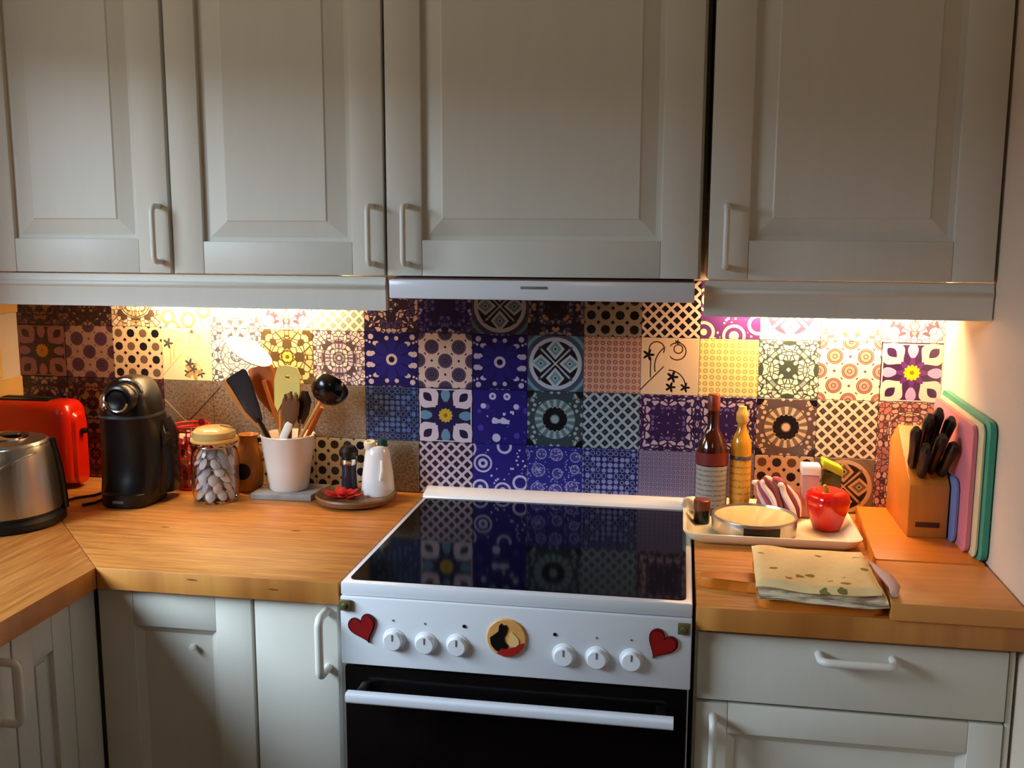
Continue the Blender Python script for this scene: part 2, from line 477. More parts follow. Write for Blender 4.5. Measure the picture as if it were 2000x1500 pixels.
def stonefn(x, y, z):
    n = noise(x*60, z*60, 3.0, 4); n2 = noise(x*9, z*9, 1.0, 2)
    c = cmix(mn(mx((n-0.35)*3, 0.0), 1.0), '5A4A3C', '97836C')
    c = cmix(mn(mx((n2-0.4)*2, 0.0), 0.5), c, '6E5A48')
    k = z-1.045
    c = cmix((ab(x+0.588-k) < 0.0022)*(k > 0)*(x > -0.6)*(x < -0.5), c, '2E2218')
    c = cmix((ab(x+0.588+k) < 0.0022)*(k > 0)*(x > -0.7), c, 'B8A48A')
    return c
def halfgrid(ground, light, dark):
    def f(u, v):
        d, r, g = voro(ab(u), ab(v), 10, rnd=0.15)
        c = cmix(d < 0.42, ground, light)
        c = cmix((g > 0.55)*(d < 0.3), c, dark)
        return c
    return uvw(f)

NAVY, BLUE, DBLUE, WH, TEAL, PUR = '16163E', '2A2A8A', '1C1C6A', 'D2C6CC', '4E7890', '3E2258'
defs = {
 'F0': bigflower('2A1826', '8A5A60', '341C30', 'B07820'),
 'F1': bigflower('1C1640', 'C6BACA', '1A1250', 'BCA030', '5C86A6'),
 'F2': bigflower('38204A', 'E8CFC4', '5A2874', 'F0C814', 'C09AD0'),
 'C0': discs('A07F74', '2A1634', '6A4A5A', '5A3A44', '4C2C50'),
 'C1': discs('C8B4B0', '221B3A', '6A5A7A', '2A2040', '463C58'),
 'C2': discs('EADCC8', '6A4048', 'C08A70', '5C5048', 'DC9488'),
 'D0': dots('E6C8A4', '16121A', '6E5A4A'), 'D1': dots('8E8478', '0C0C10', '181A18'), 'D2': dots('C9A07A', '18100E', '5A3A22'),
 'D3': dots('B4A68C', '100C10', '1A1616'),
 'V0': vine('EFE6B8', 'CFC08A', '55504A', 'C09A60'), 'V1': vine('D9BE9C', '4A2C20', '141016'),
 'L0': lattice('B8A8B8', '20142C', '302040'), 'L1': lattice('8FA0AE', '1C2434', '30506A'), 'L2': lattice('E0CDB0', '4A3A34', '5E4A38'),
 'L3': lattice('D8C2B4', '1A1218', '241A22'), 'L4': lattice('E8E6D6', '8C9488', 'A8AC98'),
 'B0': blueflower('1E1A78', 'C8B4BC', '141058'), 'B1': blueflower('1A1668', 'A6A0C4', '120E50'),
 'X0': cross('3A4664', 'A4B4C4', '5E8CA0', '16141E'), 'X1': cross('34304C', '98A0A8', '4E6A78', '16141E'), 'X2': cross('7A6050', 'C8A888', '6A6048', '1C1216'),
 'N0': fine('BC9484', '7C5450', '8E6658'), 'N1': fine('E8D490', 'A89450', 'C8B068'), 'N2': fine('7C7290', '4A4468', 'A098A8', 13.0),
 'S0': sun('2E3C48', '8A9AA0', '0C0A14', '4A6A78'), 'S1': sun('584848', 'D0AE90', '0E0A12', '6E6656'),
 'R0': rings('221E74', 'B0AACA', '18124A', 2.7), 'R1': rings('F0E4D8', 'C08A68', '7A5040', 2.8, 4.4), 'R2': rings('5A3070', 'EADCB0', '5A4A20', 2.2),
 'O0': rosettes('26287C', '8C8CC4', '3E3C84'),
 'P0': patches('1C186C', 'B8B4D4', '4038A0'),
 'G0': halfgrid('202460', '7A80B4', '20284C'), 'G1': halfgrid('1C2248', '4A6498', '141A30'),
 'A0': mosaic('26161E', '7A5450', '5A3A50', '7A6030', 10, .10, 0, .3), 'A1': mosaic('2A1A22', '8A6858', '6A4048', '8A7838', 11, .10, .3, .3),
 'A2': mosaic('584838', 'ECD8C4', 'D8B898', 'C8A060', 10, .05, .6, .08), 'A3': mosaic('5C6068', 'F2EDE4', 'DDE2E6', 'B8C4CC', 9, .05, .2, .07),
 'A4': mosaic('5A4A30', 'E6D49A', 'E4B87A', 'F0E060', 8, .07, .9, .08), 'A5': mosaic('564650', 'EADCD2', 'CCBCCC', 'DCC0A8', 12, .08, .5, .10),
 'A6': mosaic('2A2038', 'C8A8A8', '4A3A78', 'D8A080', 11, .10, 1.3, .25), 'A7': mosaic('1A1648', '5A4C9C', '3A2E80', 'A898B8', 11, .10, .7, .3),
 'A8': mosaic('201828', '7C7088', '4A4C68', '98806A', 12, .10, .1, .3), 'A9': mosaic('2A1A48', 'B4A0AC', '6A5088', 'C0A898', 11, .12, 1.7, .25),
 'AA': mosaic('3E4A44', 'E8E0C8', 'C8C4B8', '8E9C9C', 11, .08, 2.1, .12), 'AB': mosaic('4A3438', 'D0A090', 'A87068', 'DCC0A0', 12, .09, 2.6, .15),
 'AC': mosaic('5C4A60', 'F0E2D6', 'DCCCD8', 'E0D498', 9, .05, 3.1, .07), 'AD': mosaic('341410', '8A3A30', '5A2020', '4A3A5A', 10, .10, 3.3, .3),
}
TM = {k: xmat('tile_print_'+k, f, rough=0.28, coat=0.0) for k, f in defs.items()}
TM['ST'] = xmat('stone_tile', stonefn, rough=0.6, coord='pos')
rows = {  # columns -8..8
 3: ['A0', 'A1', 'A2', 'R1', 'A3', 'AC', 'L4', 'A6', 'A7', 'X1', 'A8', 'D1', 'L3', 'R2', 'X1b', 'A3', 'AC'],
 2: ['F0', 'C0', 'D0', 'V0', 'A3', 'A4', 'A5', 'B0', 'C1', 'B1', 'X0', 'N0', 'V1', 'N1', 'AA', 'C2', 'F2'],
 1: ['A8', 'A0', 'AD', 'ST', 'ST', 'ST', 'ST', 'G1', 'F1', 'P0', 'S0', 'L1', 'A9', 'A9', 'S1', 'L2', 'AB'],
 0: ['AD', 'AD', 'AD', 'L3', 'D3', 'D3', 'D3', 'ST', 'L0', 'R0', 'O0', 'G0', 'N2', 'N2', 'D2', 'X2', 'AB']}
TM['X1b'] = xmat('tile_print_X1b', cross('C8C0C8', 'F0EAE4', '7C8CB0', '6A4A6A'), rough=0.28)
zb = 0.8965
for r in range(4):
    z0, z1 = zb + r*TP + .0004, zb + (r+1)*TP - .0004
    if r == 0: z0 = 0.902
    zc_ = zb + (r+.5)*TP
    if r == 3: z1 = 1.3950
    for i, k in enumerate(rows[r]):
        c = i-8; x0, x1 = -0.0185 + c*TP, -0.0185 + (c+1)*TP; xc = (x0+x1)/2
        a, b = max(x0, XL)+.0004, min(x1, XR)-.0004
        me = bpy.data.meshes.new('tile'); bm = box(a-xc, b-xc, -.006, 0.0015, z0-zc_, z1-zc_, .0006, 1); bm.to_mesh(me); bm.free()
        o = bpy.data.objects.new('tile', me); COL.objects.link(o); me.materials.append(TM[k])
        o.parent = wall_back; o.location = Vector((xc, 0.0065, zc_)) - wall_back.location

# ---------------------------------------------------------------- doors
def d_handle(x, y, z0, z1, parent, m=M_handle, horizontal=False, xaxis=False, d=0.030, r=0.0055, out=(0, -1, 0)):
    """bow handle between two points on a face; out = outward direction"""
    o = Vector(out); a = Vector((x, y, z0)); b = Vector((x, y, z1))
    if horizontal: a = Vector((z0, y, x)); b = Vector((z1, y, x))
    if xaxis: a = Vector((x, y, z0)); b = Vector((x, y, z1))
    t = (b-a).normalized(); pts = [a, a+o*(d-.012)]
    for i in range(1, 6):
        q = PI/2*i/5; pts.append(a + o*(d-.012) + o*.012*math.sin(q) + t*.014*(1-math.cos(q)))
    for i in range(6):
        q = PI/2*i/5; pts.append(b + o*(d-.012) + o*.012*math.cos(q) - t*.014*(1-math.sin(q)))
    pts.append(b)
    bm = tube(pts, r, 12)
    return obj('handle', bm, m, parent)
def shaker(parent, x0, x1, z0, z1, yf, fw=.065, field=True, inset=.049, handle=None, top=True, th=.022, flat=False):
    """raised-and-fielded door: two stiles, two rails and a panel"""
    d = obj('door', box(x0+.004, x1-.004, yf+th-.006, yf+th, z0+.004, z1-.004), M_white, parent)
    obj('stile', box(x0, x0+fw, yf, yf+th, z0, z1, .0016), M_white, d)
    obj('stile', box(x1-fw, x1, yf, yf+th, z0, z1, .0016), M_white, d)
    obj('rail', box(x0+fw+.0004, x1-fw-.0004, yf+.0006, yf+th, z0, z0+fw, .0012), M_white, d)
    if top: obj('rail', box(x0+fw+.0004, x1-fw-.0004, yf+.0006, yf+th, z1-fw, z1, .0012), M_white, d)
    a, b, c, e = x0+fw, x1-fw, z0+fw, z1-fw
    s = [[(a, yf+.010, c), (b, yf+.010, c), (b, yf+.010, e), (a, yf+.010, e)]]
    if flat:
        s = []
        for j, dy in ((.0, .003), (.004, .006), (.014, .0125)):
            s.append([(a+j, yf+dy, c+j), (b-j, yf+dy, c+j), (b-j, yf+dy, e-j), (a+j, yf+dy, e-j)])
        obj('panel_moulding', loft(s, cap=False), M_white, d, sharp=12)
        obj('panel', box(a+.0135, b-.0135, yf+.0122, yf+.0155, c+.0135, e-.0135), M_white, d)
        return d
    i1 = .006
    s.append([(a+i1, yf+.011, c+i1*.6), (b-i1, yf+.011, c+i1*.6), (b-i1, yf+.011, e-i1), (a+i1, yf+.011, e-i1)])
    j = inset-.006; jz = .038
    s.append([(a+j, yf+.0035, c+jz), (b-j, yf+.0035, c+jz), (b-j, yf+.0035, e-jz), (a+j, yf+.0035, e-jz)])
    j = inset-.003; jz = .041
    s.append([(a+j, yf+.0015, c+jz), (b-j, yf+.0015, c+jz), (b-j, yf+.0015, e-jz), (a+j, yf+.0015, e-jz)])
    obj('panel', loft(s), M_white, d, sharp=12)
    if handle: d_handle(handle, yf+.001, 1.438, 1.546, d)
    return d

# ---------------------------------------------------------------- upper cabinets
yf = -0.325; zb_, zt_ = 1.414, 2.30
def upper(x0, x1, label, dx0, dx1, h, fw, inset=.049):
    t = thing('upper_cabinet', ((x0+x1)/2, -.15, zb_), label, 'cabinet', 'grey-white upper cabinets')
    obj('carcass', box(x0, x1, -.300, .006, zb_, zt_, .001), M_white, t)
    shaker(t, dx0, dx1, zb_+.001, zt_-.002, yf, fw, handle=h, inset=inset)
    return t
upper(-1.015, -.852, 'narrow upper cabinet in the left corner, mostly out of frame', -1.012, -.854, None, .05, .03)
upper(-.848, -.433, 'leftmost upper cabinet, daylit panel door, handle at lower right', -.842, -.436, -.455, .067)
upper(-.430, .0035, 'upper cabinet second from left, handle beside that of the wide one', -.428, .0035, -.019, .063, .055)
upper(.0075, .599, 'widest upper cabinet, directly above the stove and slim hood', .010, .594, .049, .068, .044)
upper(.612, XR-.003, 'rightmost upper cabinet, in shade beside the plain right wall', .612, XR-.006, .641, .070, .045)
# light pelmets
def pelmet(x0, x1, label):
    pr = [(-.318, 1.4125), (-.318, 1.399), (-.322, 1.396), (-.322, 1.390), (-.318, 1.386), (-.318, 1.347), (-.300, 1.347), (-.300, 1.4125)]
    return tag(obj('light_pelmet', prism(pr, 0, x0, x1, .0006, seg=1), M_white), label, 'pelmet')
pelmet(-1.015, .0035, 'long moulded pelmet under the two left upper cabinets')
pelmet(.607, XR-.003, 'moulded pelmet under the right upper cabinet beside the wall')
# slim pull-out hood
t = thing('cooker_hood', (.305, -.2, 1.372), 'slim white pull-out cooker hood above the stove', 'cooker hood')
obj('housing', box(.022, .588, -.325, .0, 1.385, 1.4125, .001), mat('hood_inside', '5A3020', .6), t)
fr = obj('front_strip', box(.020, .589, -.352, -.326, 1.3735, 1.4095, .003), M_enamel, t)
obj('badge', box(.272, .322, -.3535, -.3515, 1.3945, 1.3995, .0008), mat('grey_badge', '77736C', .5), fr)
# under-cabinet lamps behind the pelmets
M_tube = mat('lamp_tube', 'FFE6B0', .4, emit='FFD890', estr=4)
for xa, xb_, lb in ((-.68, -.20, 'slim warm lamp behind the long left pelmet'), (.64, 1.06, 'slim warm lamp behind the right pelmet')):
    t = thing('cabinet_lamp', ((xa+xb_)/2, -.10, 1.39), lb, 'lamp')
    obj('housing', box(xa-.02, xb_+.02, -.085, -.035, 1.400, 1.4135, .002), M_whitep, t)
    obj('lamp_tube', tube([(xa, -.060, 1.3945), (xb_, -.060, 1.3945)], .005, 10), M_tube, t)

# ---------------------------------------------------------------- lower cabinets
XI = -.459
t = thing('base_cabinet', (-.24, -.3, 0), 'white base cabinet with framed door, half in shade, below the left worktop', 'cabinet')
obj('carcass', box(XI-.02, -.006, -.565, .0, .10, .858), M_white, t)
obj('plinth', box(XI-.02, -.006, -.52, -.50, 0, .10), M_white, t)
d = shaker(t, -.470, -.174, .112, .855, -.585, fw=.068, flat=True)
kb = obj('knob', lathe([(.003, 0), (.0035, .006), (.0065, .009), (.0060, .013), (0, .0145)], (-.290, -.5725, .752), 20, M=Matrix.Rotation(PI/2, 4, 'X')), M_handle, d)
kb['label'] = 'tiny white knob on the recessed panel'
# narrow flat door with the bow handle
d = obj('door', box(-.167, -.012, -.587, -.566, .112, .855, .003), M_white, t)
d['label'] = 'narrow flat door beside the stove'
d_handle(-.031, -.586, .737, .842, d, d=.044, r=.0075)
# left leg cabinets facing right
t = thing('base_cabinet', (-.75, -1.3, 0), 'base cabinet under the left side worktop, bow handle at frame edge', 'cabinet')
obj('carcass', box(XL+.005, -.497, -2.2, -.03, .10, .858), M_white, t)
obj('plinth', box(-.54, -.52, -2.2, -.59, 0, .10), M_white, t)
obj('filler_strip', box(-.496, -.476, -.663, -.587, .112, .855, .002), M_white, t)
def side_door(y0, y1, h=None):
    d = obj('door', box(-.492, -.484, y0+.003, y1-.003, .116, .852), M_white, t)
    obj('stile', box(-.496, -.474, y1-.05, y1, .112, .855, .0015), M_white, d)
    obj('stile', box(-.496, -.474, y0, y0+.05, .112, .855, .0015), M_white, d)
    obj('rail', box(-.496, -.4745, y0+.05, y1-.05, .79, .855, .0015), M_white, d)
    obj('rail', box(-.496, -.4745, y0+.05, y1-.05, .112, .177, .0015), M_white, d)
    obj('panel', box(-.492, -.480, y0+.062, y1-.062, .189, .778, .003), M_white, d)
    if h: d_handle(-.475, h, .728, .830, d, out=(1, 0, 0), d=.034, r=.0065)
side_door(-.820, -.667); side_door(-1.26, -.824, -.853); side_door(-1.70, -1.264)
# right base cabinet
t = thing('base_cabinet', (.85, -.3, 0), 'grey-white base cabinet right of the stove with one drawer above a door', 'cabinet')
obj('carcass', box(.605, XR-.004, -.565, 0, .10, .857), M_white, t)
obj('plinth', box(.605, XR-.004, -.52, -.50, 0, .10), M_white, t)
dr = obj('drawer', box(.609, 1.090, -.587, -.566, .7325, .850, .003), M_white, t)
d_handle(.8255, -.586, .802, .916, dr, horizontal=True, d=.034, r=.0070)
obj('filler_strip', box(1.0925, XR-.005, -.582, -.566, .112, .850, .001), M_white, t)
d = shaker(t, .609, 1.090, .112, .7265, -.585, fw=.052, flat=True)
d_handle(.637, -.584, .600, .704, d, d=.034, r=.0065)
# side panel strips between stove and cabinets
# ---------------------------------------------------------------- worktops
t = thing('worktop', (-.5, -.6, .86), 'L-shaped pine worktop left of the stove with a mitred corner', 'worktop')
run = [(XI+.001, -.604), (-.004, -.604), (-.004, .000), (XL+.003, .000)]
o = obj('worktop_board', prism(run, 2, .860, .900, .0015), M_pine, t)
leg = [(XI-.0003, -.604), (XL+.0018, -.0012), (XL+.001, -2.25), (XI-.0003, -2.25)]
o = obj('worktop_board', prism(leg, 2, .860, .900, .0015), M_pineY, t)
tag(obj('worktop', box(.604, XR-.001, -.606, .000, .860, .900, .0015), M_pine), 'short pine worktop right of the stove carrying tray and boards', 'worktop')

# ---------------------------------------------------------------- stove
t = thing('stove', (.3, -.3, 0), 'white freestanding electric stove with black glass hob and black oven door', 'stove')
x0, x1 = .0015, .5985
obj('body', box(x0+.002, x1-.002, -.585, -.002, .02, .884, .002), M_enamel, t)
obj('hob_frame', box(x0, x1, -.607, -.001, .880, .9035, .0035), M_enamel, t)
obj('hob_glass', prism(rrect(.0125, .5880, -.592, -.055, .012), 2, .9010, .9050), M_glassblack, t)
rs = obj('rear_strip', prism([(-.050, .9035), (-.001, .9035), (-.001, .919), (-.045, .911)], 0, x0, x1, .001), M_enamel, t)
for i in range(12):
    xx = .222 + i*.0145
    b = box(xx, xx+.008, -.035, -.019, .9105, .9128)
    for v in b.verts: v.co.z += (v.co.y+.023)*.18+.0015
    obj('vent_slot', b, M_dark, rs)
pn = obj('control_panel', box(x0, x1, -.611, -.585, .757, .8795, .003), M_enamel, t)
for xx, zz, dd in ((.097, .808, -.5), (.153, .806, .4), (.2085, .8065, -.2), (.390, .803, .2), (.445, .8025, .0), (.502, .803, .3)):
    M = Matrix.Rotation(PI/2, 4, 'X')
    k = obj('knob', lathe([(.0200, 0), (.0195, .002), (.0168, .003), (.0160, .010), (.0145, .0120), (0, .0124)], (xx, -.611, zz), 32, M=M), M_enamel2, pn)
    obj('pointer', box(xx-.0011, xx+.0011, -.6240, -.6230, zz+.002, zz+.013), mat('pointer_grey', '6A6C72', .5) if 'pointer_grey' not in bpy.data.materials else bpy.data.materials['pointer_grey'], k)
    obj('marking', lathe([(.0018, 0), (.0018, .0008), (0, .0008)], (xx+(.010 if abs(xx-.2085) < .01 else (-.014 if abs(xx-.39) < .01 else -.001)), -.611, zz+.0345), 10, M=M), bpy.data.materials['pointer_grey'], pn)
obj('indicator_lamp', lathe([(.003, 0), (.003, .0015), (0, .0018)], (.2205, -.611, .841), 12, M=Matrix.Rotation(PI/2, 4, 'X')), M_black, pn)
obj('indicator_lamp', lathe([(.003, 0), (.003, .0015), (0, .0018)], (.3745, -.611, .838), 12, M=Matrix.Rotation(PI/2, 4, 'X')), M_black, pn)
od = obj('oven_door', box(x0+.004, x1-.004, -.606, -.586, .20, .752, .003), M_oven, t)
hb = obj('handle', prism(rrect(-.660, -.640, .7085, .7265, .005, 4), 0, .024, .573, 0), mat('handle_white_metal', 'DADDE6', .25), od)
for xx in (.045, .552): obj('bracket', box(xx-.008, xx+.008, -.645, -.605, .711, .724, .001), M_black, hb)
obj('lower_drawer', box(x0+.004, x1-.004, -.604, -.586, .03, .195, .003), M_enamel, t)
# child-lock clips
for xx, zz, sx in ((.0125, .8655, 'left'), (.5855, .8640, 'right')):
    c = thing('brass_clip', (xx, -.615, zz), 'small aged metal clip at the %s end of the stove panel' % sx, 'clip')
    obj('plate', box(xx-.010, xx+.010, -.6175, -.6112, zz-.0095, zz+.0095, .0015), M_brass, c)
    obj('stud', lathe([(.0045, 0), (.0045, .002), (0, .004)], (xx-.001, -.6175, zz), 14, M=Matrix.Rotation(PI/2, 4, 'X')), mat('stud_metal', 'A09468', .3, metal=.8) if sx == 'left' else bpy.data.materials['stud_metal'], c)
# hearts
def heart(cx, cz, s, rot, label):
    pts = []
    for i in range(48):
        a = 2*PI*i/48; X_ = 16*math.sin(a)**3; Y_ = 13*math.cos(a)-5*math.cos(2*a)-2*math.cos(3*a)-math.cos(4*a)
        X_, Y_ = X_/17*s, (Y_+2.5)/15*s
        pts.append((cx+X_*math.cos(rot)-Y_*math.sin(rot), cz+X_*math.sin(rot)+Y_*math.cos(rot)))
    h = thing('heart_magnet', (cx, -.612, cz), label, 'magnet', 'red heart magnets on the stove panel')
    obj('rim', prism(pts, 1, -.6145, -.6112), M_redrim, h)
    inn = [(cx+(p[0]-cx)*.86, cz+(p[1]-cz)*.86) for p in pts]
    obj('face', prism(inn, 1, -.6160, -.6140), M_redheart, h)
heart(.0445, .823, .0265, .36, 'red heart magnet at the left end of the stove panel')
heart(.5480, .8315, .0265, -.50, 'red heart magnet at the right end of the stove panel')
# round magnet
c = thing('round_magnet', (.293, -.612, .826), 'round orange and black magnet in the middle of the stove panel', 'magnet')
Mx = Matrix.Rotation(PI/2, 4, 'X')
obj('disc', lathe([(.0335, 0), (.0335, .003), (.032, .0042), (0, .0045)], (.293, -.6112, .8265), 40, M=Mx), M_orange, c)
def zdisc(pts, name, m, y=-.6168): obj(name, prism([(.293+p[0], .8265+p[1]) for p in pts], 1, y, -.6150), m, c)
zdisc([(-.026, -.012), (-.0275, -.0), (-.020, .006), (-.013, .012), (-.012, .022), (-.008, .026), (-.004, .022), (.000, .024), (.003, .018), (.001, .009), (-.003, .002), (-.002, -.006), (.004, -.013), (.000, -.021), (-.010, -.026), (-.019, -.021)], 'dark_print', M_black)
zdisc([(-.016, -.0265), (-.008, -.018), (.002, -.018), (.012, -.015), (.021, -.011), (.029, -.006), (.028, -.014), (.021, -.024), (.010, -.0305), (-.003, -.0315)], 'red_print', mat('magnet_red', 'A01818', .5), -.6172)
zdisc([(.010, .012), (.016, .006), (.021, .000), (.022, -.008), (.016, -.014), (.007, -.013), (.003, -.006), (.006, .001), (.006, .007)], 'pale_print', mat('magnet_cream', 'E6C27C', .5), -.6170)

# ---------------------------------------------------------------- objects on the left worktop
Z = .900
# steel kettle
t = thing('kettle', (-.803, -.375, Z), 'brushed steel electric kettle on black base, cut by the left frame edge', 'kettle')
kx, ky = -.803, -.375
obj('base', lathe([(0, Z), (.112, Z), (.116, Z+.004), (.115, Z+.016), (.104, Z+.024), (0, Z+.024)], (kx, ky, 0), 48), M_black, t)
obj('body', lathe([(.104, Z+.024), (.108, Z+.030), (.107, Z+.05), (.103, Z+.10), (.097, Z+.145), (.092, Z+.165), (.086, Z+.173), (.060, Z+.178), (0, Z+.180)], (kx, ky, 0), 56), M_steel, t)
obj('spout_ring', tube(arcpts((kx, ky, Z+.168), .0915, 0, 2*PI, 40)[:-1], .0016, 6, cyc=True), M_chrome, t)
ld = obj('lid', lathe([(.055, Z+.177), (.054, Z+.182), (.030, Z+.186), (0, Z+.187)], (kx, ky, 0), 36), M_chrome, t)
obj('lid_recess', lathe([(.022, Z+.1865), (.020, Z+.1885), (0, Z+.189)], (kx+.022, ky, 0), 20), M_black, ld)
ca, sa = math.cos(.55), math.sin(.55)
pts = [(kx+(.112-.019*i/10+.004*math.sin(PI*i/10))*ca, ky+(.112-.019*i/10+.004*math.sin(PI*i/10))*sa, Z+.020+.150*i/10) for i in range(11)]
obj('grip', tube(pts, .0085, 10), M_black, t)
pts = []
for i in range(14):
    a = -1.75+1.5*i/13; rr = .1085-.0105*(i/13)
    pts.append((kx+rr*math.cos(a), ky+rr*math.sin(a), Z+.075+.080*math.sin(PI/2*i/13)))
obj('trim_arc', tube(pts, .0022, 8), M_chrome, t)
# cords
tag(obj('power_cord', tube([(-.715, -.245, .9035), (-.698, -.222, .9035), (-.693, -.19, .905), (-.70, -.15, .925), (-.722, -.115, .955), (-.738, -.090, .99)], .0032, 8), M_black), 'black cord looping up behind the kettle to the toaster', 'cord')
tag(obj('power_cord', tube([(-.775, -.235, .9035), (-.76, -.20, .905), (-.735, -.165, .9035), (-.725, -.105, .9035), (-.72, -.05, .9035)], .0032, 8), M_black), 'black cord lying on the worktop between kettle and coffee machine', 'cord')
# toaster
tz = .945
t = thing('toaster', (-.90, -.09, Z), 'glossy red long-slot toaster in the left corner', 'toaster')
a = math.radians(0)
def tsec(x, s=1.0, dz=0):
    o = []; x = max(x-.020, -1.012)
    for p, q in rrect(-.135, -.045, Z+.012, 1.108, .028, 6):
        o.append((x, -.09+(p+.09)*s, Z+.012+(q-Z-.012)*(1-(1-s)*.35)))
    return o
obj('body', loft([tsec(-.992, .9), tsec(-.984), tsec(-.825), tsec(-.810, .97), tsec(-.800, .86), tsec(-.795, .66)]), M_red, t)
obj('slot_plate', box(-1.008, -.870, -.115, -.065, 1.1065, 1.1105, .001), M_black, t)
obj('slot', box(-1.0, -.88, -.098, -.082, 1.110, 1.1115), M_dark, t)
obj('end_cap', loft([tsec(-.7955, .62), tsec(-.787, .50)]), M_red, t)
for xx in (-.985, -.85):
    for yy in (-.12, -.06): obj('foot', lathe([(.010, Z), (.010, Z+.014), (0, Z+.014)], (xx, yy, 0), 12), M_black, t)
obj('lever', box(-.806, -.792, -.098, -.082, 1.03, 1.042, .003), M_black, t)
# coffee machine
t = thing('coffee_machine', (-.63, -.16, Z), 'black capsule coffee machine with round chromed head', 'coffee machine')
cx, cy = -.6270, -.170
M_cm = mat('coffee_machine_black', '0B0A0D', 0.3)
prof = [(Z+.000, .054, .060, -.008), (Z+.004, .060, .066, -.008), (Z+.030, .064, .070, -.006), (Z+.060, .067, .066, .002), (Z+.10, .069, .064, .006), (Z+.15, .068, .064, .006), (Z+.19, .064, .066, .002), (Z+.215, .061, .066, -.004), (Z+.240, .057, .062, -.004), (Z+.262, .048, .052, .0), (Z+.276, .034, .036, .004), (Z+.282, .015, .018, .004)]
obj('body', loft([sellipse(cx, cy+dy, a_, b_, z, 2.7) for z, a_, b_, dy in prof]), M_cm, t)
obj('drip_tray', loft([sellipse(cx+.002, cy-.040, .050, .040, Z+.001, 2.6), sellipse(cx+.002, cy-.040, .053, .043, Z+.006, 2.6), sellipse(cx+.002, cy-.040, .052, .042, Z+.030, 2.6), sellipse(cx+.002, cy-.040, .046, .037, Z+.034, 2.6)]), M_black, t)
obj('tray_badge', box(cx-.010, cx+.016, cy-.0845, cy-.081, Z+.013, Z+.019, .0008), mat('badge_grey', '6A655C', .4), t)
Mh = Matrix.Rotation(PI/2, 4, 'X')
hx, hz = cx+.010, Z+.238
obj('head', lathe([(.034, -.01), (.034, .014), (.031, .020), (.026, .022)], (hx, cy-.055, hz), 36, M=Mh), M_cm, t)
obj('head_ring', tube(arcpts((hx, cy-.078, hz), .0235, PI*1.02, PI*1.95, 16, 'xz'), .0026, 8), M_chrome, t)
obj('head_face', lathe([(.025, .018), (.020, .024), (0, .026)], (hx, cy-.055, hz), 30, M=Mh), M_blackgloss, t)
obj('lock_lever', tube(arcpts((hx+.004, cy-.045, hz+.004), .038, .25, PI*.62, 12, 'xz'), .0035, 8), M_chrome, t)
obj('side_button', lathe([(.0155, 0), (.0150, .004), (.009, .008), (0, .009)], (hx-.036, cy-.066, hz-.006), 20, M=Mh @ Matrix.Rotation(-.5, 4, 'Y'), sx=.8, sy=1.25), M_chrome, t)
obj('neck_band', loft([sellipse(cx, cy-.002, .0645, .0680, Z+.196, 2.7), sellipse(cx, cy-.002, .0638, .0680, Z+.202, 2.7)]), mat('band_grey', '3A383C', .3), t)
obj('water_tank', loft([sellipse(cx+.056, cy+.030, .026, .042, z, 2.3) for z in (Z+.02, Z+.05, Z+.12, Z+.15)] + [sellipse(cx+.050, cy+.026, .018, .030, Z+.185, 2.3)]), mat('smoked_tank', '141018', .12), t)
# red wire basket with wrapped sweets
bx, by = -.556, -.046
t = thing('wire_basket', (bx, by, Z), 'small red wire basket standing behind coffee machine and glass jar', 'basket')
M_wire = mat('red_wire', 'C01020', .4)
bm = tube(arcpts((bx, by, Z+.004), .034, 0, 2*PI, 24)[:-1], .0022, 6, cyc=True)
for hz_, hr_ in ((.150, .042), (.140, .042), (.075, .038)): tube(arcpts((bx, by, Z+hz_), hr_, 0, 2*PI, 24)[:-1], .0024, 6, bm=bm, cyc=True)
for i in range(14):
    a = 2*PI*i/14; tube([(bx+.034*math.cos(a), by+.034*math.sin(a), Z+.004), (bx+.042*math.cos(a), by+.042*math.sin(a), Z+.150)], .0014, 6, bm=bm)
obj('cage', bm, M_wire, t)
obj('base_plate', lathe([(0, Z), (.034, Z), (.034, Z+.003), (0, Z+.003)], (bx, by, 0), 24), M_wire, t)
M_rb = mat('red_ribbon', 'B8102A', .6)
obj('ribbon', loft([[(bx+.040+q*math.cos(k), by-.020-q*.5, Z+z_+q*math.sin(k)) for k in (0, 1, 2, 3, 4, 5)] for q, z_ in ((.003, .095), (.006, .12), (.005, .145), (.009, .162))]), M_rb, t)
sw_m = [mat('sweet_'+n, c, .4) for n, c in (('pink', 'C05A88'), ('brown', '6E2A18'), ('cream', 'D8B890'), ('red', '9A1A20'), ('rose', 'D8907C'))]
sw_lab = {'sweet_pink': 'pink', 'sweet_brown': 'brown', 'sweet_cream': 'cream', 'sweet_red': 'red', 'sweet_rose': 'rose'}
rr = random.Random(3)
for L in range(7):
    for i in range(5):
        a = 2*PI*i/5 + L*.6; r_ = .021
        mm = sw_m[(L*2+i*3) % 5]
        c = (bx+r_*math.cos(a), by+r_*math.sin(a), Z+.013+L*.0182)
        Mr = Matrix.Rotation(rr.uniform(0, 3), 4, 'X') @ Matrix.Rotation(rr.uniform(0, 3), 4, 'Z')
        o = obj('sweet', lathe([(0, -.011), (.006, -.009), (.0095, 0), (.006, .009), (0, .011)], c, 10, M=Mr), mm)
        tag(o, '%s wrapped sweet in the red wire basket' % sw_lab[mm.name], 'sweet', 'wrapped sweets in the red wire basket')
